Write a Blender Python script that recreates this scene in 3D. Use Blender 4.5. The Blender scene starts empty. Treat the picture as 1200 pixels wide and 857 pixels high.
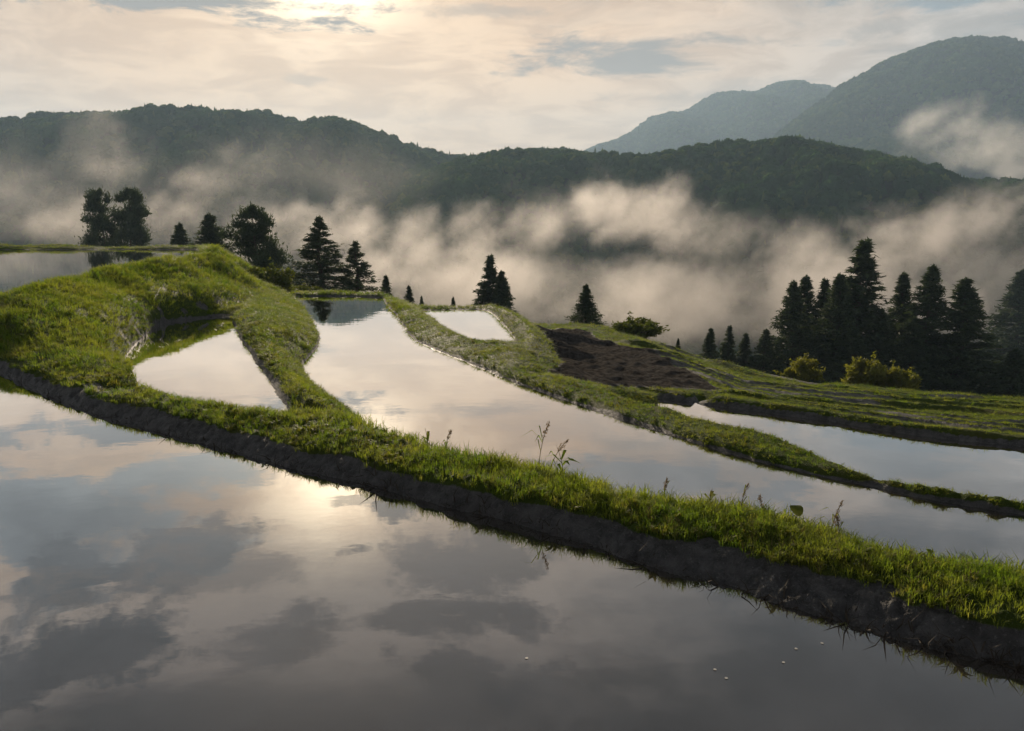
import bpy, math, random
import numpy as np
from mathutils import Vector, Matrix
from mathutils.geometry import delaunay_2d_cdt

random.seed(7)
rng = np.random.default_rng(7)
SC = bpy.context.scene
COL = SC.collection
R = math.radians

# ------------------------------------------------------------------ camera
CAM_Z = 3.0
FPX = 935.0                       # focal length in pixels of a 1200 px wide frame
PITCH = math.atan((428.5 - 257.0) / FPX)
cam_data = bpy.data.cameras.new('camera')
cam_data.sensor_width = 36.0
cam_data.lens = 36.0 * FPX / 1200.0
cam_data.clip_start = 0.1
cam_data.clip_end = 40000.0
cam = bpy.data.objects.new('camera', cam_data)
cam.location = (0, 0, CAM_Z)
cam.rotation_euler = (math.pi / 2 - PITCH, 0, 0)
COL.objects.link(cam)
SC.camera = cam

# ------------------------------------------------------------------ sky and sun
SUN_EL = R(18.5)
SUN_AZ = R(-12.5)                 # from +Y, negative is left
SUN_DIR = Vector((math.sin(SUN_AZ) * math.cos(SUN_EL), math.cos(SUN_AZ) * math.cos(SUN_EL), math.sin(SUN_EL)))
sun_data = bpy.data.lights.new('sun', 'SUN')
sun_data.energy = 4.6
sun_data.angle = R(3.0)
sun_data.color = (1.0, 0.83, 0.62)
sun_data.cycles.use_multiple_importance_sampling = False
sun = bpy.data.objects.new('sun', sun_data)
sun.rotation_euler = SUN_DIR.to_track_quat('Z', 'Y').to_euler()
sun.location = (0, 0, 60)
COL.objects.link(sun)

world = bpy.data.worlds.new('World')
SC.world = world
world.use_nodes = True


class NT:
    """small helper to wire shader or geometry nodes"""
    def __init__(self, tree, geo=False):
        self.t = tree
        self.geo = geo

    def n(self, kind, **props):
        nd = self.t.nodes.new(kind)
        for k, v in props.items():
            setattr(nd, k, v)
        return nd

    def put(self, sock, v):
        if v is None:
            return
        if hasattr(v, 'is_output'):
            self.t.links.new(v, sock)
        else:
            if sock.type == 'RGBA' and hasattr(v, '__len__') and len(v) == 3:
                v = (*v, 1.0)
            sock.default_value = v

    def m(self, op, a, b=None, c=None, clamp=False):
        nd = self.n('ShaderNodeMath', operation=op, use_clamp=clamp)
        for i, v in enumerate((a, b, c)):
            self.put(nd.inputs[i], v)
        return nd.outputs[0]

    def v(self, op, a, b=None, scale=None):
        nd = self.n('ShaderNodeVectorMath', operation=op)
        self.put(nd.inputs[0], a)
        if b is not None:
            self.put(nd.inputs[1], b)
        if scale is not None:
            self.put(nd.inputs['Scale'], scale)
        return nd.outputs['Value'] if op in ('DOT_PRODUCT', 'LENGTH', 'DISTANCE') else nd.outputs[0]

    def mr(self, x, a, b, c=0.0, d=1.0, smooth=True):
        nd = self.n('ShaderNodeMapRange', interpolation_type='SMOOTHSTEP' if smooth else 'LINEAR')
        for i, v in enumerate((x, a, b, c, d)):
            self.put(nd.inputs[i], v)
        return nd.outputs[0]

    def mix(self, f, a, b, blend='MIX'):
        nd = self.n('ShaderNodeMix', data_type='RGBA', blend_type=blend)
        self.put(nd.inputs['Factor'], f)
        self.put(nd.inputs[6], a)
        self.put(nd.inputs[7], b)
        return nd.outputs[2]

    def noise(self, vec, scale, detail=4.0, rough=0.55, dist=0.0, dims='3D', color=False):
        nd = self.n('ShaderNodeTexNoise', noise_dimensions=dims)
        self.put(nd.inputs['Vector'], vec)
        self.put(nd.inputs['Scale'], scale)
        self.put(nd.inputs['Detail'], detail)
        self.put(nd.inputs['Roughness'], rough)
        self.put(nd.inputs['Distortion'], dist)
        return nd.outputs['Color'] if color else nd.outputs[0]


def build_sky():
    t = NT(world.node_tree)
    world.node_tree.nodes.clear()
    out = t.n('ShaderNodeOutputWorld')
    bg = t.n('ShaderNodeBackground')
    bg.inputs['Strength'].default_value = 0.087
    sky = t.n('ShaderNodeTexSky', sky_type='NISHITA', sun_disc=False)
    sky.sun_elevation = SUN_EL
    sky.sun_rotation = SUN_AZ
    sky.air_density = 1.2
    sky.dust_density = 2.5
    d = t.v('NORMALIZE', t.n('ShaderNodeTexCoord').outputs['Generated'])
    sep = t.n('ShaderNodeSeparateXYZ')
    t.put(sep.inputs[0], d)
    x, y, z = sep.outputs
    zz = t.m('ADD', t.m('MAXIMUM', z, 0.0), 0.13)
    comb = t.n('ShaderNodeCombineXYZ')
    t.put(comb.inputs[0], t.m('DIVIDE', x, zz))
    t.put(comb.inputs[1], t.m('DIVIDE', y, zz))
    p = comb.outputs[0]                       # position on a flat cloud deck
    cosang = t.v('DOT_PRODUCT', d, tuple(SUN_DIR))
    ang = t.m('ARCCOSINE', t.m('MINIMUM', cosang, 0.99999))
    wide = t.mr(ang, 0.10, 0.95, 1.0, 0.0)
    mid = t.mr(ang, 0.0, 0.30, 1.0, 0.0)
    core = t.m('POWER', t.mr(ang, 0.0, 0.17, 1.0, 0.0), 1.6)
    warp = t.v('SCALE', t.v('SUBTRACT', t.noise(p, 0.9, 3, 0.5, color=True), (0.5, 0.5, 0.5)), scale=0.8)
    pw = t.v('ADD', p, warp)
    big = t.noise(t.v('ADD', pw, (3.1, 7.4, 0.0)), 0.55, 7, 0.58)
    fine = t.noise(t.v('ADD', pw, (11.0, 2.0, 4.0)), 3.2, 8, 0.64, 0.4)
    wisps = t.noise(t.v('MULTIPLY', pw, (0.7, 1.6, 1.0)), 1.5, 6, 0.62)
    # thin veil of cloud: cream towards the sun, grey away from it
    veil = t.mix(wide, (4.0, 3.95, 3.95), (8.1, 5.3, 3.0))
    veil = t.mix(t.m('MULTIPLY', mid, 0.75), veil, (9.2, 7.1, 4.9))
    veil = t.mix(core, veil, (34.0, 27.0, 18.0))
    veil = t.mix(t.mr(fine, 0.40, 0.62, 0.0, 0.8), veil, t.mix(1.0, veil, (0.72, 0.67, 0.64), 'MULTIPLY'))
    veil = t.mix(t.m('MULTIPLY', t.mr(z, 0.27, 0.46), 0.75), veil, t.mix(wide, (4.2, 4.2, 4.3), (5.0, 4.75, 4.5)))
    # gaps with the blue of the sky
    blue = t.mix(1.0, sky.outputs[0], (0.55, 0.62, 0.72), 'MULTIPLY')
    blue = t.mix(0.85, blue, (1.25, 1.62, 1.98))
    gap = t.m('MULTIPLY', t.mr(wisps, 0.50, 0.60), t.mr(ang, 0.36, 0.75))

    azi = t.m('ARCTAN2', x, y)
    ele = t.m('ARCSINE', z)
    rag = [t.noise(t.v('ADD', pw, (2.0, 1.4, 0.0)), 2.6, 7, 0.66), t.noise(t.v('ADD', pw, (8.0, 5.5, 0.0)), 3.6, 7, 0.66)]

    lowdeck = t.mr(z, 0.22, 0.33, 1.0, 0.0)

    def bank(az, el, ra, re, seed, amp=0.9):
        """0..1 patch of cloud round a direction, ragged by noise"""
        a, e = R(az), R(el)
        da = t.m('DIVIDE', t.m('SUBTRACT', azi, a), R(ra))
        de = t.m('DIVIDE', t.m('SUBTRACT', ele, e), R(re))
        r2 = t.m('ADD', t.m('MULTIPLY', da, da), t.m('MULTIPLY', de, de))
        nn = rag[int(seed) % 2]
        val = t.m('ADD', t.m('SUBTRACT', 1.0, t.m('SQRT', r2)), t.m('MULTIPLY', t.m('SUBTRACT', nn, 0.5), amp * 4.6))
        return t.mr(val, 0.1, 0.62) if el > 16 or ra == 16 else t.mr(val, -0.05, 0.85)

    g2 = t.m('MAXIMUM', t.m('MAXIMUM', bank(-29, 18.6, 14, 4.6, 2.0), bank(29, 13.4, 12, 1.8, 5.0)),
             t.m('MULTIPLY', bank(9, 18.5, 14, 2.2, 1.0), 0.75))
    gap = t.m('MAXIMUM', t.m('MULTIPLY', gap, 0.8), t.m('MULTIPLY', g2, 0.95))
    col = t.mix(gap, veil, blue)
    # darker, thicker clouds, more of them overhead
    over = t.mr(z, 0.27, 0.62, 0.0, 1.0)
    dk = t.mr(t.m('ADD', big, t.m('MULTIPLY', over, 0.10)), 0.475, 0.60)
    dk = t.m('MULTIPLY', dk, t.mr(z, 0.16, 0.34, 0.10, 1.0))
    dk = t.m('MULTIPLY', dk, t.mr(ang, 0.06, 0.36, 0.0, 1.0))
    banks = None
    for az, el, ra, re, sd, wt in ((-26, 13.3, 16, 1.7, 8, 1.0), (-30, 22.5, 9, 2.5, 5, 0.8), (-31, 27.0, 10, 3.6, 3, 1.0), (7, 11.0, 9, 1.5, 6, 0.95), (14, 8.0, 8, 0.9, 3, 0.4), (29, 11.5, 12, 1.6, 2, 0.6), (24, 13.6, 12, 1.2, 5, 0.5),
                                   (-11.5, 23.0, 2.8, 0.8, 4, 0.8), (-8.0, 20.0, 2.4, 1.2, 9, 0.9), (-12.0, 19.6, 3.0, 0.5, 3, 0.6), (-14.0, 9.0, 1.6, 0.5, 5, 0.35), (0.5, 20.2, 1.4, 0.8, 4, 0.7), (22, 26, 14, 4.5, 7, 0.85), (-6, 28, 16, 2.0, 12, 0.75),
                                   (5, 33, 26, 3.5, 3, 0.8), (-20, 23.5, 9, 1.3, 6, 0.5), (-25, 21.0, 9, 2.6, 3, 0.8), (-2, 24.0, 9, 2.2, 5, 0.65), (13, 21.5, 9, 2.4, 9, 0.7), (-16, 29.0, 8, 2.4, 4, 0.7), (-2, 13.6, 5, 0.7, 8, 0.5)):
        b = t.m('MULTIPLY', bank(az, el, ra, re, sd), wt)
        banks = b if banks is None else t.m('MAXIMUM', banks, b)
    dk = t.m('MAXIMUM', dk, banks)
    dark = t.mix(t.mr(fine, 0.3, 0.7), (0.62, 0.68, 0.82), (1.45, 1.48, 1.6))
    dark = t.mix(t.m('MULTIPLY', mid, 0.4), dark, (3.6, 3.1, 2.6))
    dark = t.mix(t.m('MULTIPLY', lowdeck, 0.85), dark, (2.0, 1.8, 1.68))
    col = t.mix(t.m('MULTIPLY', dk, 0.95), col, dark)
    # whole deck greys off high up, away from the low sun
    col = t.mix(over, col, t.mix(1.0, col, (0.92, 0.92, 0.94), 'MULTIPLY'))
    t.put(bg.inputs['Color'], col)
    t.put(out.inputs['Surface'], bg.outputs[0])


build_sky()

vs = SC.view_settings
vs.view_transform = 'Standard'
vs.look = 'None'
vs.exposure = 0.78
vs.gamma = 1.0
vs.use_curve_mapping = False
cy = SC.cycles
cy.max_bounces = 6
cy.diffuse_bounces = 2
cy.glossy_bounces = 3
cy.transmission_bounces = 3
cy.volume_bounces = 1
cy.transparent_max_bounces = 6
cy.caustics_reflective = False
cy.caustics_refractive = False
cy.use_denoising = True
try:
    cy.denoiser = 'OPENIMAGEDENOISE'
    cy.denoising_prefilter = 'ACCURATE'
except Exception:
    pass
cy.use_adaptive_sampling = True
cy.adaptive_threshold = 0.015
cy.volume_step_rate = 2.0
cy.volume_max_steps = 128
cy.sample_clamp_indirect = 4.0
cy.sample_clamp_direct = 12.0

# ------------------------------------------------------------------ pixel helpers (1200 x 857 frame)
_F = np.array((0, math.cos(PITCH), -math.sin(PITCH)))
_U = np.array((0, math.sin(PITCH), math.cos(PITCH)))
_Rt = np.array((1.0, 0, 0))


def ray(px, py):
    return _F + _Rt * ((px - 600.0) / FPX) + _U * ((428.5 - py) / FPX)


def PZ(px, py, z):
    d = ray(px, py)
    return np.array((0, 0, CAM_Z)) + d * ((z - CAM_Z) / d[2])


def PD(px, py, depth):
    d = ray(px, py)
    return np.array((0, 0, CAM_Z)) + d * (depth / d[1])


# ------------------------------------------------------------------ generic builders
def new_obj(name, me, parent=None, mat=None, **props):
    o = bpy.data.objects.new(name, me)
    COL.objects.link(o)
    if parent is not None:
        o.parent = parent
    if mat is not None and me is not None:
        me.materials.append(mat)
    for k, v in props.items():
        o[k] = v
    return o


def mesh_np(name, verts, faces, smooth=False):
    """verts (n,3) array, faces (m,3) or (m,4) array"""
    verts = np.asarray(verts, dtype=np.float32)
    faces = np.asarray(faces, dtype=np.int32)
    me = bpy.data.meshes.new(name)
    k = faces.shape[1]
    me.vertices.add(len(verts))
    me.vertices.foreach_set('co', verts.ravel())
    me.loops.add(faces.size)
    me.loops.foreach_set('vertex_index', faces.ravel())
    me.polygons.add(len(faces))
    me.polygons.foreach_set('loop_start', np.arange(0, faces.size, k, dtype=np.int32))
    me.polygons.foreach_set('use_smooth', np.full(len(faces), smooth, dtype=bool))
    me.update(calc_edges=True)
    return me


def smooth_line(pts, n=6):
    """Catmull-Rom through the points"""
    P = [np.asarray(p, float) for p in pts]
    P = [2 * P[0] - P[1]] + P + [2 * P[-1] - P[-2]]
    out = []
    for i in range(1, len(P) - 2):
        a, b, c, d = P[i - 1], P[i], P[i + 1], P[i + 2]
        for k in range(n):
            s = k / n
            out.append(0.5 * ((2 * b) + (c - a) * s + (2 * a - 5 * b + 4 * c - d) * s * s + (3 * b - a - 3 * c + d) * s ** 3))
    out.append(P[-2])
    return np.array(out)


# value noise in numpy
def _hash2(ix, iy, seed):
    h = (ix * 374761393 + iy * 668265263 + seed * 982451653) & 0x7fffffff
    h = ((h ^ (h >> 13)) * 1274126177) & 0x7fffffff
    return ((h ^ (h >> 16)) & 0xffff) / 65535.0


def vnoise(x, y, seed=0):
    ix = np.floor(x).astype(np.int64)
    iy = np.floor(y).astype(np.int64)
    fx, fy = x - ix, y - iy
    fx = fx * fx * (3 - 2 * fx)
    fy = fy * fy * (3 - 2 * fy)
    a = _hash2(ix, iy, seed)
    b = _hash2(ix + 1, iy, seed)
    c = _hash2(ix, iy + 1, seed)
    d = _hash2(ix + 1, iy + 1, seed)
    return (a * (1 - fx) + b * fx) * (1 - fy) + (c * (1 - fx) + d * fx) * fy - 0.5


def fbm(x, y, octaves=4, seed=0, gain=0.5):
    s, a, tot = 0.0, 1.0, 0.0
    for o in range(octaves):
        s = s + a * vnoise(x * 2 ** o, y * 2 ** o, seed + o * 17)
        tot += a
        a *= gain
    return s / tot * 2.0


# ------------------------------------------------------------------ materials
def mat(name):
    m = bpy.data.materials.new(name)
    m.use_nodes = True
    m.node_tree.nodes.clear()
    return m, NT(m.node_tree)


def principled(t, color, rough=0.8, spec=0.3, normal=None, out=True, **kw):
    b = t.n('ShaderNodeBsdfPrincipled')
    t.put(b.inputs['Base Color'], color)
    t.put(b.inputs['Roughness'], rough)
    t.put(b.inputs['Specular IOR Level'], spec)
    if normal is not None:
        t.put(b.inputs['Normal'], normal)
    for k, v in kw.items():
        t.put(b.inputs[k], v)
    if out:
        o = t.n('ShaderNodeOutputMaterial')
        t.put(o.inputs['Surface'], b.outputs[0])
    return b.outputs[0]


def bump(t, h, strength, dist):
    b = t.n('ShaderNodeBump')
    b.inputs['Strength'].default_value = strength
    b.inputs['Distance'].default_value = dist
    t.put(b.inputs['Height'], h)
    return b.outputs[0]


def make_ground_mat():
    m, t = mat('bank_ground')
    pos = t.n('ShaderNodeNewGeometry').outputs['Position']
    mud = t.n('ShaderNodeAttribute', attribute_name='mud').outputs['Fac']
    n1 = t.noise(pos, 6.0, 6, 0.65)
    n2 = t.noise(pos, 0.7, 4, 0.5)
    n3 = t.noise(pos, 38.0, 5, 0.65)
    turf = t.mix(n1, (0.040, 0.066, 0.010), (0.080, 0.105, 0.020))
    turf = t.mix(t.mr(n2, 0.45, 0.7), turf, (0.085, 0.090, 0.024))
    soil = t.mix(t.mr(n1, 0.3, 0.7), (0.050, 0.048, 0.046), (0.135, 0.128, 0.122))
    soil = t.mix(t.mr(n3, 0.55, 0.75), soil, (0.22, 0.21, 0.195))
    dry = t.n('ShaderNodeAttribute', attribute_name='dry_soil').outputs['Fac']
    soil = t.mix(dry, soil, t.mix(t.mr(n1, 0.3, 0.7), (0.030, 0.027, 0.024), (0.100, 0.090, 0.080)))
    fac = t.mr(t.m('ADD', mud, t.m('MULTIPLY', t.m('SUBTRACT', n1, 0.5), 0.6)), 0.38, 0.62)
    col = t.mix(fac, turf, soil)
    rough = t.mr(n3, 0.3, 0.7, 0.48, 0.85)
    nor = bump(t, t.m('ADD', t.m('MULTIPLY', n1, 1.4), n3), 1.0, 0.09)
    principled(t, col, rough, t.m('MULTIPLY', t.mr(fac, 0.0, 1.0, 0.03, 0.22), t.m('SUBTRACT', 1.0, dry)), nor)
    return m


def make_water_mat():
    m, t = mat('paddy_water')
    pos = t.n('ShaderNodeNewGeometry').outputs['Position']
    st = t.v('MULTIPLY', pos, (0.7, 1.0, 1.0))
    n1 = t.noise(st, 1.6, 3, 0.5)
    n2 = t.noise(st, 14.0, 2, 0.5)
    h = t.m('ADD', n1, t.m('MULTIPLY', n2, 0.06))
    nor = bump(t, h, 0.014, 0.10)
    fr = t.n('ShaderNodeFresnel')
    fr.inputs['IOR'].default_value = 1.33
    t.put(fr.inputs['Normal'], nor)
    dif = t.n('ShaderNodeBsdfDiffuse')
    t.put(dif.inputs['Color'], t.mix(t.noise(pos, 0.9, 5, 0.6), (0.016, 0.014, 0.011), (0.040, 0.034, 0.027)))
    gl = t.n('ShaderNodeBsdfGlossy')
    gl.inputs['Roughness'].default_value = 0.0
    gl.inputs['Color'].default_value = (0.96, 0.96, 0.97, 1)
    t.put(gl.inputs['Normal'], nor)
    mx = t.n('ShaderNodeMixShader')
    t.put(mx.inputs[0], t.m('MINIMUM', t.m('MULTIPLY', t.m('POWER', fr.outputs[0], 0.8), 2.12), 0.96))
    t.put(mx.inputs[1], dif.outputs[0])
    t.put(mx.inputs[2], gl.outputs[0])
    o = t.n('ShaderNodeOutputMaterial')
    t.put(o.inputs['Surface'], mx.outputs[0])
    return m


def leafy(name, c1, c2, c3=None, trans=0.35, scale=0.8, rough=0.65, spec=0.12):
    m, t = mat(name)
    pos = t.n('ShaderNodeNewGeometry').outputs['Position']
    rnd = t.n('ShaderNodeObjectInfo').outputs['Random']
    n = t.noise(pos, scale, 4, 0.6)
    col = t.mix(t.mr(n, 0.32, 0.68), c1, c2)
    if c3 is not None:
        col = t.mix(t.mr(rnd, 0.7, 1.0, 0.0, 0.7), col, c3)
    b = principled(t, col, rough, spec, out=False)
    tr = t.n('ShaderNodeBsdfTranslucent')
    t.put(tr.inputs['Color'], t.mix(1.0, col, (1.25, 1.25, 0.7), 'MULTIPLY'))
    mx = t.n('ShaderNodeMixShader')
    mx.inputs[0].default_value = trans
    t.put(mx.inputs[1], b)
    t.put(mx.inputs[2], tr.outputs[0])
    o = t.n('ShaderNodeOutputMaterial')
    t.put(o.inputs['Surface'], mx.outputs[0])
    return m


def plain(name, c1, c2, scale=8.0, rough=0.8, spec=0.2, bmp=0.02):
    m, t = mat(name)
    pos = t.n('ShaderNodeTexCoord').outputs['Object']
    n = t.noise(pos, scale, 5, 0.6)
    principled(t, t.mix(n, c1, c2), rough, spec, bump(t, n, 0.6, bmp))
    return m


M_GROUND = make_ground_mat()
M_WATER = make_water_mat()
M_GRASS = leafy('grass_blades', (0.110, 0.180, 0.018), (0.220, 0.250, 0.036), (0.270, 0.245, 0.070), 0.58, 0.9)
M_CEDAR = leafy('cedar_needles', (0.024, 0.042, 0.022), (0.060, 0.082, 0.038), None, 0.25, 1.2)
M_PINE = leafy('pine_needles', (0.026, 0.044, 0.025), (0.062, 0.084, 0.040), None, 0.25, 1.2)
M_SHRUB = leafy('shrub_leaves', (0.06, 0.085, 0.014), (0.11, 0.12, 0.022), None, 0.4, 2.0)
M_SHRUB_PALE = leafy('pale_shrub_leaves', (0.11, 0.125, 0.020), (0.185, 0.175, 0.035), None, 0.45, 2.0)
M_FOREST = leafy('forest_leaves', (0.026, 0.058, 0.026), (0.056, 0.108, 0.038), (0.110, 0.142, 0.038), 0.3, 0.02, 0.9, 0.0)
M_BARK = plain('bark', (0.035, 0.026, 0.019), (0.085, 0.065, 0.048), 6.0, 0.9, 0.1, 0.03)
M_STALK = leafy('dry_stalk', (0.13, 0.105, 0.045), (0.20, 0.155, 0.075), None, 0.2, 5.0)
M_SEED = leafy('seed_head', (0.11, 0.075, 0.045), (0.19, 0.13, 0.085), None, 0.35, 30.0)
M_PETAL = plain('petal', (0.26, 0.25, 0.23), (0.38, 0.37, 0.34), 60.0, 0.6, 0.3, 0.001)
M_LITTER = plain('dead_straw', (0.020, 0.016, 0.012), (0.06, 0.046, 0.032), 20.0, 0.8, 0.2, 0.002)

# ------------------------------------------------------------------ the terraces: break lines read from the photo
LV_NEAR, LV_TRI, LV_MID, LV_SMALL, LV_RIGHT, LV_UP = 0.0, -0.2, -0.6, -1.0, -1.4, 1.00
PTS = []


def line(pts, n=6, zset=None):
    L = smooth_line(pts, n)
    L = L.copy()
    if zset is not None:
        L[:, 2] = zset
    PTS.append(L)
    return L


def away(L, d, z=None, direction=None):
    """shift a line horizontally away from the camera (or along direction) and give it a height"""
    L = np.array(L, float)
    if direction is None:
        v = L[:, :2] / np.linalg.norm(L[:, :2], axis=1)[:, None]
    else:
        v = np.array(direction, float)[None, :]
    L2 = L.copy()
    L2[:, :2] += v * d
    if z is not None:
        L2[:, 2] = z
    return L2


# near paddy: water edge, mud shoulder, grassy crest
N0px = [(-420, 328), (-260, 358), (-120, 395), (0, 437), (65, 469), (150, 497), (260, 527), (350, 552), (425, 568), (500, 590), (600, 614),
        (700, 647), (815, 682), (925, 714), (1025, 745), (1100, 765), (1200, 786), (1320, 818), (1500, 862), (1750, 925)]
N1px = [(-420, 322), (-260, 350), (-120, 385), (0, 425), (100, 457), (200, 482), (300, 507), (400, 530), (500, 557), (600, 581), (700, 602),
        (800, 631), (925, 657), (1025, 688), (1125, 720), (1200, 733), (1320, 760), (1500, 800), (1750, 855)]
N0 = line([PZ(*p, 0.0) for p in N0px], 8, -0.03)
PTS.append(away(N0, -0.5, -0.25))
N1 = line([PZ(*p, 0.20) for p in N1px], 8)
N2px = [(165, 445), (250, 464), (345, 474), (390, 472), (450, 492), (550, 522), (600, 531), (650, 542), (750, 568), (850, 584), (950, 603),
        (1025, 623), (1100, 638), (1200, 656), (1320, 678), (1500, 710), (1750, 750)]
N2 = line([PZ(*p, 0.36) for p in N2px], 6, 0.20)
PTS.append(away(N2, -0.45, 0.245))
mA = N2[N2[:, 0] / N2[:, 1] > (400 - 600) / FPX * 1.0]
PTS.append(away(mA, 0.75, LV_MID - 0.12))
PTS.append(away(mA, 0.25, 0.06))
mB = N2[(N2[:, 0] / N2[:, 1] < (325 - 600) / FPX)]
PTS.append(away(mB, 0.5, LV_TRI - 0.1))

# triangular paddy (level -0.2) and the grassy tongue between it and the middle paddy
TLpx = [(347, 497), (337, 482), (325, 466), (300, 428), (288, 410), (276, 389), (274, 379)]
TL = line([PZ(*p, LV_TRI) for p in TLpx], 5, LV_TRI - 0.04)
TL2 = line([PZ(285, 366, LV_TRI), PZ(300, 353, LV_TRI), PZ(317, 344, LV_TRI)], 4, LV_TRI + 0.10)
TRpx = [(432, 494), (405, 478), (385, 463), (361, 440), (360, 424), (373, 407), (376, 394), (367, 377), (357, 362), (347, 347)]
TR = line([PZ(*p, LV_MID) for p in TRpx], 5, LV_MID - 0.05)
tlx = np.concatenate([TL, TL2])
tlx = tlx[np.argsort(tlx[:, 1])]
trx = TR[np.argsort(TR[:, 1])]
ridge_l, ridge_r, ridge_e = [], [], []
for yy in np.arange(12.7, 33.5, 0.6):
    a = np.interp(yy, tlx[:, 1], tlx[:, 0])
    b = np.interp(yy, trx[:, 1], trx[:, 0])
    w = b - a
    if w < 0.5:
        continue
    hgt = 0.0 + 0.26 * math.exp(-((yy - 24.5) / 4.5) ** 2) + 0.18 * math.exp(-((yy - 12.3) / 1.6) ** 2)
    ridge_l.append((a + min(0.42, 0.28 * w), yy, hgt))
    ridge_r.append((a + 0.62 * w, yy, hgt - 0.28))
    ridge_e.append((b - min(0.16, 0.12 * w), yy, LV_MID + 0.12))
for L in (ridge_l, ridge_r, ridge_e):
    PTS.append(np.array(L))
PTS.append(np.array([(a[0] - 0.9, a[1], LV_TRI - 0.15) for a in TL[3:-3]]))

# big left bank
TBpx = [(145, 433), (150, 414), (166, 396), (184, 381), (231, 374), (257, 372), (274, 372)]
TB = line([PZ(*p, LV_TRI) for p in TBpx], 5, LV_TRI - 0.03)
TBm = line([PZ(138, 419, 0.0), PZ(146, 402, 0.02), PZ(166, 385, 0.02), PZ(190, 371, 0.02), PZ(231, 363, 0.05), PZ(262, 357, 0.05), PZ(290, 347, 0.05)], 5)
PTS.append(np.array([PZ(200, 425, LV_TRI - 0.15), PZ(225, 410, LV_TRI - 0.15), PZ(240, 395, LV_TRI - 0.15), PZ(250, 385, LV_TRI - 0.15),
                     PZ(200, 438, LV_TRI - 0.15), PZ(260, 440, LV_TRI - 0.15)]))
B0 = line([PZ(-420, 316, 0.28), PZ(-260, 341, 0.28), PZ(-120, 374, 0.28), PZ(0, 413, 0.28), PZ(55, 432, 0.28), PZ(105, 444, 0.25), PZ(135, 441, 0.18)], 6)
B1 = line([np.array((-40.0, 46.0, 1.10)), np.array((-31.0, 33.5, 1.10)), np.array((-19.3, 25.0, 1.10)), np.array((-15.6, 21.8, 1.10)), PD(0, 347, 19.5), PD(50, 330, 21.5), PD(100, 316, 24.5), PD(150, 305, 28.0),
           PD(200, 296, 31.5), PD(230, 291, 34.0), PD(252, 293, 35.0), PD(275, 306, 35.3), PD(292, 323, 35.4), PD(306, 339, 35.5)], 6)
Bmid = line(np.array([(-37.6, 44.0, 0.8), (-29.0, 31.7, 0.8), (-17.9, 23.3, 0.8), (-14.3, 20.1, 0.78), (-11.55, 17.9, 0.84), (-10.8, 18.4, 0.86), (-10.7, 20.0, 0.90), (-11.2, 21.8, 0.92), (-11.95, 23.8, 0.94), (-12.3, 26.4, 0.98),
                      (-12.2, 29.2, 1.0), (-12.1, 31.3, 0.92), (-11.7, 33.2, 0.55)]), 6)
Bq = line(np.array([(-10.0, 16.6, 0.52), (-9.2, 16.9, 0.48), (-9.25, 17.7, 0.48), (-9.95, 19.75, 0.55), (-10.45, 21.4, 0.60), (-10.95, 23.3, 0.64), (-11.05, 25.8, 0.64), (-10.55, 27.4, 0.62), (-10.4, 29.5, 0.50), (-10.7, 31.6, 0.25)]), 6)


def at(px, depth, z):
    return PD(px, 300, depth) * (1, 1, 0) + (0, 0, z)


PTS.append(np.array([at(45, 16.2, 0.50), at(60, 15.7, 0.44), at(85, 15.2, 0.38), at(100, 15.3, 0.36), at(115, 15.6, 0.29), at(128, 16.6, 0.20)]))
B2 = away(B1[:-18], 0.9, 1.07)
PTS.append(B2)
PTS.append(away(B1[:-18], 1.5, LV_UP - 0.15))
UPFAR = 54.0
fx = np.linspace(-72, PD(246, 290, UPFAR)[0], 30)
for dy, z in ((-0.4, LV_UP - 0.1), (0.15, LV_UP + 0.16), (1.8, LV_UP + 0.20), (4.5, LV_UP - 1.2)):
    PTS.append(np.stack([fx, np.full(30, UPFAR + dy), np.full(30, z)], 1))
PTS.append(np.stack([np.linspace(-46, -21, 20), np.full(20, 48.0), np.full(20, LV_UP - 0.15)], 1))
PTS.append(np.array([at(258, 38.0, 1.6), at(250, 44.0, 1.3), at(247, 50.0, 1.15), at(285, 38.5, 0.3), at(283, 43.0, -0.4), at(318, 39.0, -0.75), at(270, 52.0, -0.8)]))

# middle paddy (-0.6): far dyke, right-hand bank
MF = line([PZ(347, 347.5, LV_MID), PZ(400, 347.5, LV_MID), PZ(447, 349, LV_MID)], 6, LV_MID - 0.05)
PTS.append(away(MF, 0.25, LV_MID + 0.12))
PTS.append(away(MF, 0.9, LV_MID + 0.12))
PTS.append(away(MF, 3.5, LV_MID - 1.3))
MRpx = [(449, 351), (455, 360), (468, 376), (480, 394), (500, 406), (560, 430), (600, 447), (700, 483), (800, 516), (900, 545), (1000, 568),
        (1100, 588), (1200, 605), (1350, 631), (1600, 668), (1900, 705)]
MR = line([PZ(*p, LV_MID) for p in MRpx], 6, LV_MID - 0.04)
PTS.append(np.array([PZ(420, 380, LV_MID - 0.2), PZ(440, 420, LV_MID - 0.2), PZ(520, 460, LV_MID - 0.2), PZ(640, 500, LV_MID - 0.2), PZ(780, 545, LV_MID - 0.2),
                     PZ(950, 580, LV_MID - 0.2), PZ(1150, 620, LV_MID - 0.2), PZ(1400, 665, LV_MID - 0.2)]))
nrm = np.array((0.45, 0.9))
PTS.append(away(MR, 0.22, LV_MID + 0.12, nrm))
MB = line([PZ(*p, LV_MID + 0.17) for p in [(640, 438), (676, 447), (753, 468), (800, 481), (897, 505), (945, 523), (1025, 553), (1200, 588), (1350, 612), (1600, 649), (1900, 684)]], 6, LV_MID + 0.13)
PTS.append(away(MB[14:], 0.7, LV_RIGHT - 0.1))
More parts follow.
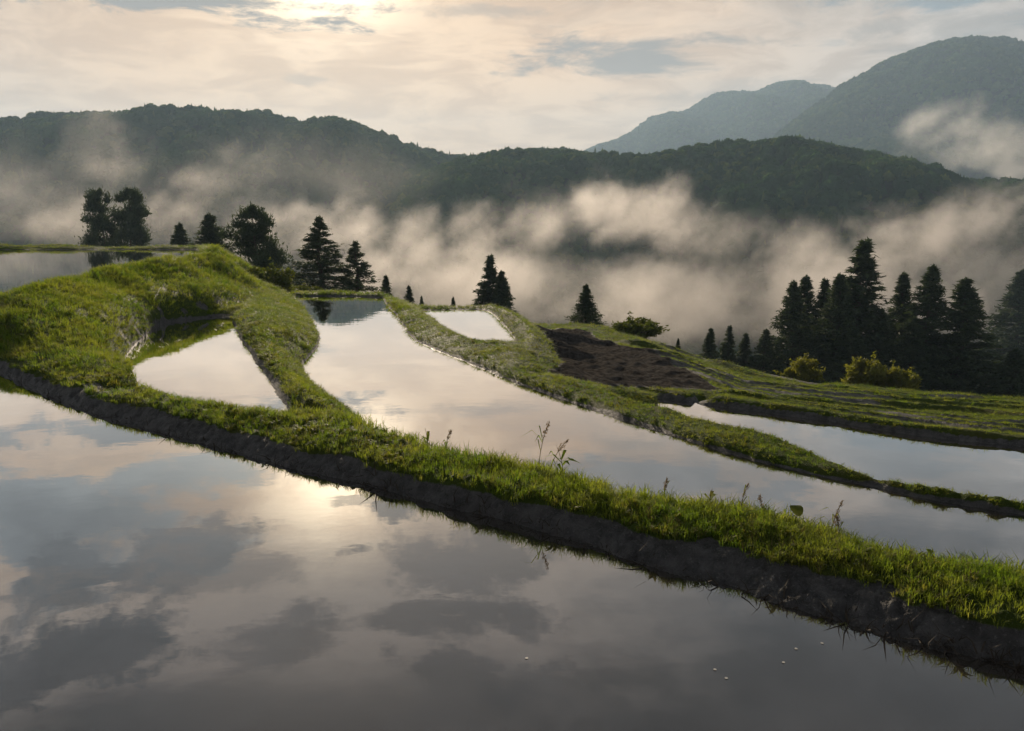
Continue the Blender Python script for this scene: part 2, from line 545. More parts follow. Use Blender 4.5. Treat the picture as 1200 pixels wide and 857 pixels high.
# bank between the middle and the small paddy
line(np.array([PD(452, 347, 35.6) * (1, 1, 0) + (0, 0, -0.42), PD(470, 358, 32.0) * (1, 1, 0) + (0, 0, -0.38), PD(487, 380, 28.5) * (1, 1, 0) + (0, 0, -0.36), PD(510, 394, 25.5) * (1, 1, 0) + (0, 0, -0.36),
                     PD(545, 410, 23.0) * (1, 1, 0) + (0, 0, -0.38), PD(580, 424, 21.2) * (1, 1, 0) + (0, 0, -0.40), PD(615, 434, 19.4) * (1, 1, 0) + (0, 0, -0.42)]))
SMpx = [(494, 364.5), (530, 364), (570, 364), (588, 380), (602, 399), (600, 408), (590, 413), (576, 412), (546, 396), (515, 378), (494, 364.5)]
SM = line([PZ(*p, LV_SMALL) for p in SMpx], 5, LV_SMALL - 0.04)
PTS.append(np.array([PZ(540, 374, LV_SMALL - 0.2), PZ(565, 385, LV_SMALL - 0.2), PZ(585, 402, LV_SMALL - 0.2)]))
PTS.append(np.array([PD(p, 300, 36.4) * (1, 1, 0) + (0, 0, LV_SMALL + z) for p, z in ((480, 0.14), (500, 0.12), (530, 0.12), (560, 0.12), (575, 0.2))]))
PTS.append(np.array([PD(p, 300, 39.5) * (1, 1, 0) + (0, 0, -2.4) for p in (460, 500, 540, 580)]))
line(np.array([at(577, 35.4, -0.78), at(590, 33.0, -0.66), at(605, 30.0, -0.58), at(617, 27.2, -0.52), at(624, 24.6, -0.48), at(624, 22.5, -0.46), at(622, 20.5, -0.44)]), 6)
line(np.array([at(612, 34.5, -1.25), at(626, 30.5, -1.05), at(638, 27.0, -0.90), at(646, 23.6, -0.72), at(648, 20.8, -0.60)]), 6)

# ploughed dark soil falling away behind the bank
SOIL_NEAR = line([PD(640, 436, 18.6), PD(676, 446, 17.9), PD(720, 453, 18.4), PD(755, 456, 19.8), PD(800, 457, 20.4), PD(850, 460, 20.2)], 4)
SOIL_L = line([PD(662, 430, 21.0), PD(640, 411, 27.0), PD(618, 386, 36.0)], 5)
SOIL_F = line([PD(618, 386, 36.0), PD(650, 385, 38.0), PD(688, 388, 39.5), PD(704, 399, 35.0), PD(746, 408, 31.0), PD(767, 412, 29.5), PD(795, 429, 25.0), PD(830, 446, 21.8), PD(858, 461, 19.9)], 5)
PTS.append(np.array([PD(672, 410, 28.0), PD(720, 425, 24.5), PD(760, 440, 22.0), PD(700, 440, 20.5), PD(800, 453, 20.6), PD(665, 394, 34)]))
# slope to the right of it
SIL = line([PD(625, 380, 43.0), PD(697, 381, 42.0), PD(735, 391, 40.0), PD(770, 403, 38.0), PD(812, 424, 37.0), PD(840, 437, 38.0), PD(900, 442, 40.0), PD(1000, 455, 41.0), PD(1100, 463, 41.0), PD(1200, 468, 41.0),
            PD(1400, 480, 41.0), PD(1700, 495, 41.0)], 6)
PTS.append(np.array([PD(745, 400, 35.5), PD(790, 419, 31.0), PD(822, 434, 28.5)]))
# right paddy (-1.4)
RPpx = [(768, 466.5), (800, 471), (880, 482), (960, 493), (1067, 510), (1200, 525), (1350, 541), (1600, 565), (1900, 590)]
RP = line([PZ(*p, LV_RIGHT) for p in RPpx], 6, LV_RIGHT - 0.04)
PTS.append(away(RP, 0.22, LV_RIGHT + 0.20))
PTS.append(np.array([PZ(820, 478, LV_RIGHT - 0.15), PZ(900, 495, LV_RIGHT - 0.15), PZ(1000, 515, LV_RIGHT - 0.15), PZ(1100, 533, LV_RIGHT - 0.15), PZ(1250, 560, LV_RIGHT - 0.15), PZ(1500, 590, LV_RIGHT - 0.15)]))
FIELD = []
silpx = np.array([(840, 437), (900, 442), (1000, 455), (1100, 463), (1200, 468), (1400, 480), (1700, 495)])
for s in (0.0, 0.22, 0.45, 0.7):
    L = []
    for px in np.arange(872, 1640, 24):
        y0 = np.interp(px, [p[0] for p in RPpx], [p[1] for p in RPpx])
        d0 = PZ(px, y0, LV_RIGHT)[1] * 1.09
        y1 = np.interp(px, silpx[:, 0], silpx[:, 1])
        L.append(PD(px, y0 - 13 + (y1 - y0 + 13) * s, d0 * (41.0 / d0) ** s))
    PTS.append(np.array(L))
    FIELD.append(np.array(L))
# beyond the terraces the ground falls into the valley
for (yy, zs) in ((50, (0.85, 0.85, -4.0, -6.5, -9.5, -11)), (62, (-2.5, -3.5, -7.5, -10.5, -13, -14)), (80, (-4, -6, -11, -14.5, -16, -17)), (115, (-6, -9, -19, -23, -24, -25)),
                 (160, (-16, -20, -34, -38, -38, -38)), (230, (-45, -50, -58, -60, -60, -60)), (330, (-72, -74, -76, -76, -76, -76))):
    for u, z in zip((-0.9, -0.45, -0.15, 0.15, 0.5, 0.95), zs):
        PTS.append(np.array([(u * yy * 1.1, yy, z)]))
PTS.append(np.array([(-9, 1.5, -0.25), (9, 1.5, -0.25), (0, 1.5, -0.25), (-6, 4, -0.25), (-7, 7, -0.25), (0, 4.5, -0.25), (-12, 9, -0.25), (-14, 3, -0.25), (-20, 12, -0.25), (-60, 30, -0.25), (-75, 40, 0.2), (-80, 60, -1),
                     (14, 1.5, -0.25), (60, 22, -5), (40, 12, -2.5), (30, 5.5, -0.6)]))

V = np.concatenate(PTS)
V = V[np.argsort(rng.random(len(V)))]
key = np.round(V[:, :2] / 0.06).astype(int)
_, keep = np.unique(key, axis=0, return_index=True)
V = V[keep]
tin = delaunay_2d_cdt([Vector((a, b)) for a, b in V[:, :2]], [], [], 0, 1e-5)
tv = np.array([(p.x, p.y) for p in tin[0]])
tz = np.array([V[o[0], 2] if o else 0.0 for o in tin[3]])
tf = np.array([list(f) for f in tin[2] if len(f) == 3])

# fan shaped grid over the terraces
NC, NR = 800, 720
T0, T1, CY = -0.82, 0.82, 4.0
rows = np.exp(np.linspace(math.log(2.0 + CY), math.log(320.0 + CY), NR)) - CY
# more rows where the banks are close
rr = np.linspace(0, 1, NR)
rows = np.interp(np.linspace(0, 1, NR), [0, 0.04, 0.52, 0.92, 1.0], [math.log(6.0), math.log(8.6), math.log(22.0), math.log(63.0), math.log(330.0)])
rows = np.exp(rows) - CY
cols = np.linspace(T0, T1, NC)
GX = cols[None, :] * (rows[:, None] + CY)
GY = np.repeat(rows[:, None], NC, 1)
GZ = np.full((NR, NC), np.nan)
for f in tf:
    (x0, y0), (x1, y1), (x2, y2) = tv[f]
    ya, yb = min(y0, y1, y2), max(y0, y1, y2)
    i0, i1 = np.searchsorted(rows, ya), np.searchsorted(rows, yb, side='right')
    if i1 <= i0:
        continue
    ta = [p[0] / (p[1] + CY) for p in tv[f]]
    j0, j1 = np.searchsorted(cols, min(ta) - 1e-6), np.searchsorted(cols, max(ta) + 1e-6, side='right')
    if j1 <= j0:
        continue
    X, Y = GX[i0:i1, j0:j1], GY[i0:i1, j0:j1]
    den = (y1 - y2) * (x0 - x2) + (x2 - x1) * (y0 - y2)
    if abs(den) < 1e-12:
        continue
    a = ((y1 - y2) * (X - x2) + (x2 - x1) * (Y - y2)) / den
    b = ((y2 - y0) * (X - x2) + (x0 - x2) * (Y - y2)) / den
    c = 1 - a - b
    ok = (a >= -1e-4) & (b >= -1e-4) & (c >= -1e-4)
    sub = GZ[i0:i1, j0:j1]
    sub[ok] = (a * tz[f[0]] + b * tz[f[1]] + c * tz[f[2]])[ok]
for i in range(NR):
    r_ = GZ[i]
    bad = np.isnan(r_)
    if bad.all():
        GZ[i] = GZ[i - 1]
    elif bad.any():
        r_[bad] = np.interp(cols[bad], cols[~bad], r_[~bad])


def blur(Z, n):
    for _ in range(n):
        P_ = np.pad(Z, 1, mode='edge')
        Z = (P_[:-2, 1:-1] + P_[2:, 1:-1] + P_[1:-1, :-2] + P_[1:-1, 2:] + 4 * Z) / 8
    return Z


GZ = blur(GZ, 3)
soft = blur(GZ, 55)
wsoft = np.clip((GY - 15.5) / 2, 0, 1) * np.clip((GZ + 0.12) / 0.15, 0, 1) * np.clip((-6.6 - GX) / 0.8, 0, 1) * (1 - np.clip((GY - 36) / 3, 0, 1))
GZ = GZ * (1 - wsoft) + soft * wsoft


def in_poly(X, Y, poly):
    inside = np.zeros(X.shape, bool)
    n = len(poly)
    for i in range(n):
        xa, ya = poly[i][:2]
        xb, yb = poly[(i + 1) % n][:2]
        if ya == yb:
            continue
        c = ((ya > Y) != (yb > Y)) & (X < (xb - xa) * (Y - ya) / (yb - ya) + xa)
        inside ^= c
    return inside


def grow(poly, d):
    c = poly[:, :2]
    nx = np.roll(c, -1, 0) - np.roll(c, 1, 0)
    nn = np.stack([nx[:, 1], -nx[:, 0]], 1)
    nn /= np.maximum(np.linalg.norm(nn, axis=1), 1e-6)[:, None]
    area = 0.5 * np.sum(c[:, 0] * np.roll(c[:, 1], -1) - np.roll(c[:, 0], -1) * c[:, 1])
    out = poly.copy()
    out[:, :2] = c + nn * (d if area > 0 else -d)
    return out


soil_poly = np.concatenate([SOIL_NEAR, SOIL_F[::-1], SOIL_L[::-1]])
dn = GY
SOIL = in_poly(GX, GY, soil_poly)
SOIL_S = np.clip(blur(SOIL.astype(float), 6), 0, 1)

# pond polygons
W_near = np.concatenate([away(N0, 0.05), np.array([(30, 5, 0), (30, -14, 0), (-45, -14, 0), (-45, 25, 0)])])
W_tri = np.concatenate([away(mB, 0.25)[::-1] + 0, TB, np.array([PZ(278, 372, LV_TRI)]), TL[::-1]])
W_mid = np.concatenate([TR, MF[1:], MR, away(mA, 0.45)[::-1]])
W_small = SM[:-1]
W_right = np.concatenate([RP, away(MB[14:], 0.45)[::-1]])
W_up = np.concatenate([away(B1[:-19], 1.15), np.array([(fx[-1] - 0.6, UPFAR - 0.25, 0), (-72, UPFAR - 0.25, 0), (-60, 50, 0)])])

# roughness of the ground
D = np.hypot(GX, GY)
cell = np.maximum((T1 - T0) / NC * (GY + CY), 0.01)
bumps = 0.05 * fbm(GX / 0.9, GY / 0.9, 4, 3) + 0.022 * fbm(GX / 0.16, GY / 0.16, 3, 9)
far_b = 0.5 * fbm(GX / 9, GY / 9, 4, 21) * np.clip((GY - 50) / 40, 0, 1) * 2.0
bank_b = 0.16 * fbm(GX / 1.6, GY / 1.6, 3, 31) * np.clip((GZ - 0.35) / 0.5, 0, 1) * (GX < 0)
# slumped mud face of the near bank
edge_x = np.interp(GX, N0[:, 0], N0[:, 1])
near_face = (np.abs(GY - edge_x) < 1.2) & (GZ < 0.26) & (GZ > -0.1)
clod = 0.10 * np.abs(fbm(GX / 0.13, GY / 0.13, 4, 55)) + 0.06 * fbm(GX / 0.45, GY / 0.45, 3, 77)
GZ = GZ + bumps + far_b + bank_b + np.where(near_face, clod - 0.01, 0)
# plough furrows in the soil and terrace lips on the right slope
fur = np.sin((GX * 0.75 + GY * 0.35) * 5.5 + 1.2 * fbm(GX / 1.5, GY / 1.5, 2, 5))
GZ += SOIL_S * (0.05 * fur + 0.07 * fbm(GX / 0.35, GY / 0.35, 3, 91))

# terrace lips on the right-hand slope
FLD = np.clip((GX - 4.2) / 1.5, 0, 1) * np.clip((GY - np.interp(GX, RP[:, 0], RP[:, 1]) - 0.9) / 1.0, 0, 1) * np.clip((46 - GY) / 4, 0, 1)
lip = np.log(np.maximum(GY, 1) + 0.10 * GX) * 7.5 + 1.7 * fbm(GX / 9, GY / 6, 3, 13)
saw = lip - np.floor(lip)
step = np.where(saw < 0.2, saw / 0.2, (1 - saw) / 0.8)
GZ += FLD * (0.012 * GY) * (step - 0.5)
FUR = FLD * np.clip((0.22 - saw) / 0.05, 0, 1) * np.clip(0.45 + 2.2 * fbm(GX / 3.5, GY / 2.0, 3, 41), 0, 1)

# keep the ground below the water inside each paddy and above it on the shore
MUD = np.zeros_like(GZ)
for poly, lv, strip in ((W_near, LV_NEAR, 0.20), (W_tri, LV_TRI, 0.10), (W_mid, LV_MID, 0.07), (W_small, LV_SMALL, 0.06), (W_right, LV_RIGHT, 0.13), (W_up, LV_UP, 0.05)):
    ins = in_poly(GX, GY, grow(poly, -0.03))
    GZ = np.where(ins, np.minimum(GZ, lv - 0.05), GZ)
    infl = blur(in_poly(GX, GY, grow(poly, 0.75 if lv == 0.0 else 0.45)).astype(float), 2)
    rough_z = strip + 0.05 * fbm(GX / 0.5, GY / 0.5, 3, 63)
    MUD = np.maximum(MUD, infl * np.clip((lv + rough_z - GZ) / 0.06, 0, 1))
MUD = np.maximum(MUD, np.clip(SOIL_S * 1.5 - 0.2, 0, 1))
MUD = np.maximum(MUD, FUR)
# earth showing at the foot of the left bank
foot = np.min(np.hypot(GX[..., None] - TBm[None, None, ::3, 0], GY[..., None] - TBm[None, None, ::3, 1]), -1)
MUD = np.maximum(MUD, np.clip(1.1 - foot / 0.24 + 0.6 * fbm(GX / 0.8, GY / 0.8, 3, 15), 0, 1) * (GY > 19))
MUD = np.clip(MUD, 0, 1)
DRY = np.clip(SOIL_S * 1.5 - 0.2, 0, 1)

verts = np.stack([GX, GY, GZ], -1).reshape(-1, 3)
idx = np.arange(NR * NC).reshape(NR, NC)
faces = np.stack([idx[:-1, :-1], idx[:-1, 1:], idx[1:, 1:], idx[1:, :-1]], -1).reshape(-1, 4)
me = mesh_np('terrace_ground', verts, faces, True)
am_ = me.attributes.new('mud', 'FLOAT', 'POINT')
am_.data.foreach_set('value', MUD.ravel().astype(np.float32))
at_ = me.attributes.new('dry_soil', 'FLOAT', 'POINT')
at_.data.foreach_set('value', DRY.ravel().astype(np.float32))
new_obj('terrace_ground', me, mat=M_GROUND, kind='structure', label='grassy earth banks and terraces between the flooded paddies')


def gz(x, y):
    """ground height (bilinear) for arrays"""
    x = np.atleast_1d(np.asarray(x, float))
    y = np.atleast_1d(np.asarray(y, float))
    i = np.clip(np.interp(y, rows, np.arange(NR)), 0, NR - 1.001)
    j = np.clip((x / (y + CY) - T0) / (T1 - T0) * (NC - 1), 0, NC - 1.001)
    i0, j0 = i.astype(int), j.astype(int)
    a, b = i - i0, j - j0
    return (GZ[i0, j0] * (1 - a) * (1 - b) + GZ[i0 + 1, j0] * a * (1 - b) + GZ[i0, j0 + 1] * (1 - a) * b + GZ[i0 + 1, j0 + 1] * a * b)


def water(poly, lv, label):
    from mathutils.geometry import tessellate_polygon
    g = grow(poly, 0.06)
    tri = tessellate_polygon([[Vector((p[0], p[1], 0)) for p in g]])
    v = np.array([(p[0], p[1], lv) for p in g])
    f = np.array([t if (np.cross(v[t[1], :2] - v[t[0], :2], v[t[2], :2] - v[t[0], :2]) > 0) else (t[0], t[2], t[1]) for t in tri])
    new_obj('paddy_water', mesh_np('paddy_water', v, f), mat=M_WATER, kind='structure', label=label)


water(W_near, LV_NEAR, 'wide near paddy full of still water mirroring clouds')
water(W_tri, LV_TRI, 'small triangular flooded paddy below the tall grassy bank')
water(W_mid, LV_MID, 'long curving flooded paddy behind the near bank')
water(W_small, LV_SMALL, 'little bright flooded paddy beyond the curving bank')
water(W_right, LV_RIGHT, 'narrow flooded paddy below the ploughed soil')
water(W_up, LV_UP, 'raised flooded paddy behind the tall grassy bank')

# ------------------------------------------------------------------ hills and far mountains
def ridge(name, crest, front, base, seed, spur, ncol=260, nrow=90, matx=None, back=0.5, label='', drop=0.0):
    """crest [(px, py, depth)], front = run of the near flank in metres"""
    C = np.array([PD(c[0], c[1] + drop, c[2]) for c in crest])
    L = smooth_line(C, 8)
    s = np.concatenate([[0], np.cumsum(np.hypot(np.diff(L[:, 0]), np.diff(L[:, 1])))])
    u = np.linspace(0, s[-1], ncol)
    X, Y, Z = (np.interp(u, s, L[:, k]) for k in range(3))
    fr = np.linspace(0, 1, int(nrow * (1 - back * 0.5)))
    bk = np.linspace(0, 1, nrow - len(fr) + 1)[1:]
    P_ = []
    for q in fr:
        h = base + (Z - base) * (0.25 * q + 0.75 * q * q * (3 - 2 * q)) ** 0.85
        y = Y - front * (1 - q)
        x = X - (1 - q) * front * 0.0
        n = fbm(x / spur, y / (spur * 1.8), 4, seed)
        rdg = (0.5 - np.abs(fbm(x / spur + 3.3, y / (spur * 3.0), 3, seed + 5)))
        rd2 = 0.5 - np.abs(fbm(x / (spur * 0.4) + 7.1, y / (spur * 1.1), 3, seed + 9))
        h = h + (Z - base) * 4 * q * (1 - q) * (1 - q ** 7) * (0.15 * n + 0.24 * (rdg - 0.25) + 0.08 * (rd2 - 0.25))
        P_.append(np.stack([x, y, h], 1))
    for q in bk:
        h = Z + (base - Z) * q
        P_.append(np.stack([X, Y + front * 0.8 * q, h], 1))
    P_ = np.array(P_)
    nr = len(P_)
    idx = np.arange(nr * ncol).reshape(nr, ncol)
    f = np.stack([idx[:-1, :-1], idx[:-1, 1:], idx[1:, 1:], idx[1:, :-1]], -1).reshape(-1, 4)
    new_obj(name, mesh_np(name, P_.reshape(-1, 3), f, True), mat=matx, kind='structure', label=label)
    return P_, len(fr)


def hill_mat(name, c1, c2, scale, bdist):
    m, t = mat(name)
    pos = t.n('ShaderNodeNewGeometry').outputs['Position']
    n = t.noise(pos, scale, 6, 0.65)
    n2 = t.noise(pos, scale * 0.12, 4, 0.5)
    col = t.mix(t.mr(n, 0.35, 0.65), c1, c2)
    col = t.mix(t.mr(n2, 0.35, 0.65, 0.0, 0.45), col, tuple(1.3 * q for q in c2))
    principled(t, col, 0.9, 0.1, bump(t, n, 1.0, bdist))
    return m


M_HILL = hill_mat('hill_forest_floor', (0.012, 0.022, 0.011), (0.026, 0.042, 0.018), 0.12, 4.0)
M_MOUNT = hill_mat('mountain_forest', (0.006, 0.011, 0.010), (0.011, 0.018, 0.015), 0.02, 14.0)

VALLEY = -78.0
hillL, nL = ridge('hill', [(-420, 150, 900), (-250, 140, 900), (-120, 144, 890), (0, 137, 880), (60, 133, 880), (120, 130, 880), (180, 130, 880), (240, 131, 870), (285, 130, 860), (330, 134, 850), (362, 142, 850), (400, 137, 840),
                           (440, 150, 840), (500, 172, 840), (560, 180, 850), (640, 175, 860), (760, 190, 880), (900, 210, 900), (1050, 250, 900)],
                  560, VALLEY, 11, 130.0, matx=M_HILL, label='long wooded ridge behind the mist', drop=12.0)
hillR, nR = ridge('hill', [(300, 300, 640), (380, 262, 640), (450, 225, 640), (520, 192, 640), (580, 176, 640), (640, 176, 630), (700, 178, 620), (760, 176, 600), (820, 171, 590), (880, 167, 580), (930, 168, 575), (980, 176, 570), (1040, 191, 565), (1085, 206, 560),
                           (1110, 212, 560), (1150, 209, 560), (1200, 219, 560), (1280, 235, 560), (1400, 245, 560), (1600, 255, 560)],
                  300, VALLEY, 23, 85.0, matx=M_HILL, label='dark wooded ridge rising out of the valley mist', drop=11.0)
mtA, nA = ridge('mountain', [(560, 215, 3000), (640, 190, 3000), (700, 167, 3000), (735, 152, 3000), (765, 133, 3000), (800, 126, 3000), (835, 107, 3000), (850, 104, 3000), (880, 104, 2980), (905, 93, 2950), (935, 95, 2950), (965, 107, 2950), (1010, 125, 2950), (1100, 160, 2950), (1300, 220, 2950)],
      1500, -80.0, 37, 210.0, ncol=300, nrow=140, matx=M_MOUNT, label='paler far mountain with a notched summit', drop=8.0)
mtB, nB = ridge('mountain', [(820, 235, 1750), (880, 180, 1800), (925, 138, 1850), (960, 112, 1900), (1000, 86, 1900), (1040, 65, 1900), (1085, 47, 1900), (1105, 45, 1900), (1130, 49, 1900), (1165, 56, 1900), (1200, 58, 1900), (1300, 78, 1900), (1450, 85, 1900), (1650, 100, 1900)],
      1100, -80.0, 53, 170.0, ncol=300, nrow=140, matx=M_MOUNT, label='tall steep mountain with a broad summit', drop=11.0)
v = np.array([(-4500, 300, VALLEY - 1), (4500, 300, VALLEY - 1), (4500, 4600, VALLEY - 1), (-4500, 4600, VALLEY - 1)], float)
new_obj('valley_floor', mesh_np('valley_floor', v, np.array([[0, 1, 2, 3]])), mat=M_HILL, kind='structure', label='wooded valley floor under the mist')


# ------------------------------------------------------------------ geometry-node scatter (only for uncountable stuff)
def scatter(name, pts, rotz, scl, protos, material, label, category, seed=0, tilt=0.0):
    me = bpy.data.meshes.new(name)
    me.vertices.add(len(pts))
    me.vertices.foreach_set('co', np.asarray(pts, np.float32).ravel())
    a = me.attributes.new('rot', 'FLOAT_VECTOR', 'POINT')
    r3 = np.stack([rng.normal(0, tilt, len(pts)), rng.normal(0, tilt, len(pts)), rotz], 1).astype(np.float32)
    a.data.foreach_set('vector', r3.ravel())
    a = me.attributes.new('scl', 'FLOAT_VECTOR', 'POINT')
    a.data.foreach_set('vector', np.asarray(scl, np.float32).ravel())
    a = me.attributes.new('pick', 'INT', 'POINT')
    a.data.foreach_set('value', rng.integers(0, len(protos), len(pts)).astype(np.int32))
    me.materials.append(material)
    o = new_obj(name, me, kind='stuff', label=label, category=category)
    g = bpy.data.node_groups.new(name + '_nodes', 'GeometryNodeTree')
    g.interface.new_socket('Geometry', in_out='INPUT', socket_type='NodeSocketGeometry')
    g.interface.new_socket('Geometry', in_out='OUTPUT', socket_type='NodeSocketGeometry')
    t = NT(g, True)
    gi, go = t.n('NodeGroupInput'), t.n('NodeGroupOutput')

    def attr(nm, dt):
        nd = t.n('GeometryNodeInputNamedAttribute', data_type=dt)
        nd.inputs[0].default_value = nm
        return nd.outputs[0]

    join = t.n('GeometryNodeJoinGeometry')
    pick = attr('pick', 'INT')
    for k, pm in enumerate(protos):
        iop = t.n('GeometryNodeInstanceOnPoints')
        cmp_ = t.n('FunctionNodeCompare', data_type='INT', operation='EQUAL')
        g.links.new(pick, [s for s in cmp_.inputs if s.type == 'INT'][0])
        [s for s in cmp_.inputs if s.type == 'INT'][1].default_value = k
        mo = t.n('GeometryNodeObjectInfo')
        mo.inputs[0].default_value = pm
        mo.transform_space = 'ORIGINAL'
        g.links.new(gi.outputs[0], iop.inputs['Points'])
        g.links.new(cmp_.outputs[0], iop.inputs['Selection'])
        g.links.new(mo.outputs['Geometry'], iop.inputs['Instance'])
        g.links.new(attr('rot', 'FLOAT_VECTOR'), iop.inputs['Rotation'])
        g.links.new(attr('scl', 'FLOAT_VECTOR'), iop.inputs['Scale'])
        g.links.new(iop.outputs[0], join.inputs[0])
    g.links.new(join.outputs[0], go.inputs[0])
    md = o.modifiers.new('scatter', 'NODES')
    md.node_group = g
    return o


def proto_obj(name, v, f, material, smooth=False):
    """prototype mesh, not linked to the scene: only read by the scatter nodes"""
    me = mesh_np(name, v, f, smooth)
    me.materials.append(material)
    return bpy.data.objects.new(name, me)


# far-off woods on the two ridges
def crown_proto(kind, seed):
    r = np.random.default_rng(seed)
    vs_, fs = [], []
    if kind == 'cone':
        n = 0
        for k in range(5):
            z0 = 0.08 + 0.17 * k
            rad = 0.27 * (1 - k / 5.4)
            m = 8
            for i in range(m):
                a = 2 * math.pi * i / m + r.random()
                rr_ = rad * (0.75 + 0.5 * r.random())
                vs_ += [(0, 0, z0 + 0.27), (rr_ * math.cos(a), rr_ * math.sin(a), z0 - 0.05 * r.random()), (rr_ * math.cos(a + 0.85), rr_ * math.sin(a + 0.85), z0 - 0.05 * r.random())]
                fs.append((n, n + 1, n + 2))
                n += 3
    else:
        n = 0
        for k in range(90):
            d = r.normal(size=3)
            d /= np.linalg.norm(d)
            d[2] = abs(d[2]) * 0.9 - 0.15
            c = np.array((0, 0, 0.5)) + d * np.array((0.40, 0.40, 0.46)) * (0.75 + 0.35 * r.random())
            e1 = r.normal(size=3)
            e1 -= d * e1.dot(d) * 0.7
            e1 /= np.linalg.norm(e1)
            e2 = np.cross(e1, d)
            e2 /= max(np.linalg.norm(e2), 1e-6)
            s = 0.13 + 0.07 * r.random()
            vs_ += [tuple(c + e1 * s), tuple(c - e1 * s * 0.6 + e2 * s), tuple(c - e1 * s * 0.6 - e2 * s)]
            fs.append((n, n + 1, n + 2))
            n += 3
    return np.array(vs_), np.array(fs)


FP = [proto_obj('forest_cone', *crown_proto('cone', 1), M_FOREST), proto_obj('forest_round', *crown_proto('round', 2), M_FOREST), proto_obj('forest_round_b', *crown_proto('round', 3), M_FOREST),
      proto_obj('forest_round_c', *crown_proto('round', 4), M_FOREST)]


def wood(P_, nf, count, h, label, qmin=0.15):
    nr, nc = P_.shape[:2]
    q = qmin + (1.0 - qmin) * rng.random(count) ** 0.85
    i = q * (nf + 4 - 1)
    j = rng.random(count) * (nc - 1.001)
    i = np.minimum(i, nr - 1.001)
    i0, j0 = i.astype(int), j.astype(int)
    a, b = (i - i0)[:, None], (j - j0)[:, None]
    p = P_[i0, j0] * (1 - a) * (1 - b) + P_[i0 + 1, j0] * a * (1 - b) + P_[i0, j0 + 1] * (1 - a) * b + P_[i0 + 1, j0 + 1] * a * b
    hh = h * (0.65 + 0.6 * rng.random(count)) * (1 + 0.5 * fbm(p[:, 0] / 50, p[:, 1] / 50, 2, 5))
    p[:, 2] -= hh * 0.1
    w = hh * (0.8 + 0.35 * rng.random(count))
    scatter('forest', p, rng.random(count) * 6.28, np.stack([w, w, hh], 1), FP, M_FOREST, label, 'forest')


wood(hillL, nL, 17000, 10.0, 'dense woodland covering the long ridge behind the mist')
wood(mtA, nA, 20000, 15.0, 'far woodland covering the paler notched mountain', 0.45)
wood(mtB, nB, 26000, 13.0, 'far woodland covering the tall steep mountain', 0.40)
wood(hillR, nR, 14000, 9.0, 'dense dark woodland covering the ridge above the mist')

# ------------------------------------------------------------------ grass
def tuft(seed, nbl, h, spread, width, droop):
    r = np.random.default_rng(seed)
    vs_, fs = [], []
    for k in range(nbl):
        a = r.random() * 6.283
        off = spread * math.sqrt(r.random())
        b = np.array((off * math.cos(a), off * math.sin(a), -0.01))
        a2 = a + r.normal(0, 0.9)
        out = np.array((math.cos(a2), math.sin(a2), 0))
        side = np.array((-math.sin(a2 + r.normal(0, 0.5)), math.cos(a2), 0))
        hh = h * (0.5 + 0.65 * r.random())
        dr = droop * (0.3 + r.random()) * hh
        w = width * (0.7 + 0.6 * r.random())
        p0, p1, p2 = b, b + out * dr * 0.3 + (0, 0, hh * 0.6), b + out * dr + (0, 0, hh * (1.0 - 0.25 * droop))
        n = len(vs_)
        vs_ += [p0 - side * w, p0 + side * w, p1 + side * w * 0.8, p1 - side * w * 0.8, p2]
        fs += [(n, n + 1, n + 2), (n, n + 2, n + 3), (n + 3, n + 2, n + 4)]
    return np.array(vs_), np.array(fs)


GT = [proto_obj('grass_tuft_%d' % k, *tuft(k, 11, 1.0, 0.34, 0.022, 0.55 + 0.1 * k), M_GRASS) for k in range(5)]
area = np.gradient(rows)[:, None] * ((T1 - T0) / NC * (rows[:, None] + CY)) * np.ones((1, NC))
wl = np.full_like(GZ, -99.0)
for poly, lv in ((W_near, LV_NEAR), (W_tri, LV_TRI), (W_mid, LV_MID), (W_small, LV_SMALL), (W_right, LV_RIGHT), (W_up, LV_UP)):
    wl = np.where(in_poly(GX, GY, grow(poly, 0.06)), np.maximum(wl, lv), wl)
live = (GZ > wl + 0.02) & (MUD < 0.5) & (GY < 120)
patch = np.clip(1.0 + 1.1 * fbm(GX / 0.8, GY / 0.8, 3, 202), 0.25, 2)
dens = np.clip(15000.0 / np.maximum(D, 5) ** 1.75, 4, 640) * np.where((GX < -3) & (GY > 14), 2.0, 1.15) * live * patch * area
dens = np.where(np.abs(GX) < 0.72 * GY + 2.5, dens, dens * 0.15)
cdf = np.cumsum(dens.ravel())
NG = int(min(cdf[-1], 170000))
pick = np.searchsorted(cdf, rng.random(NG) * cdf[-1])
pi, pj = np.unravel_index(pick, GZ.shape)
fi = np.clip(pi + rng.random(NG) - 0.5, 0, NR - 1.01)
fj = np.clip(pj + rng.random(NG) - 0.5, 0, NC - 1.01)
gy_ = np.interp(fi, np.arange(NR), rows)
gx_ = (T0 + (T1 - T0) * fj / (NC - 1)) * (gy_ + CY)
gzz = gz(gx_, gy_)
dd = np.hypot(gx_, gy_)
hh = 0.085 + 0.05 * fbm(gx_ / 0.7, gy_ / 0.7, 3, 301) + 0.045 * rng.random(NG)
crest_y = np.interp(gx_, N2[:, 0], N2[:, 1])
hh = hh + 0.10 * np.exp(-((gy_ - crest_y) / 0.35) ** 2) * rng.random(NG) * (gx_ > -3.2)
hh = np.where((gx_ < -3) & (gy_ > 14.5) & (gzz > 0.3), hh * 1.55, hh)
hh = np.where((gy_ > 8) & (gx_ > -4) & (gzz < -0.3), hh * 0.55, hh)
hh = np.where((gy_ > UPFAR - 2) & (gy_ < 61) & (gx_ < -17), hh * 0.12, hh)
hh = np.maximum(hh, 0.02) * np.clip(dd / 25.0, 1.0, 2.2)
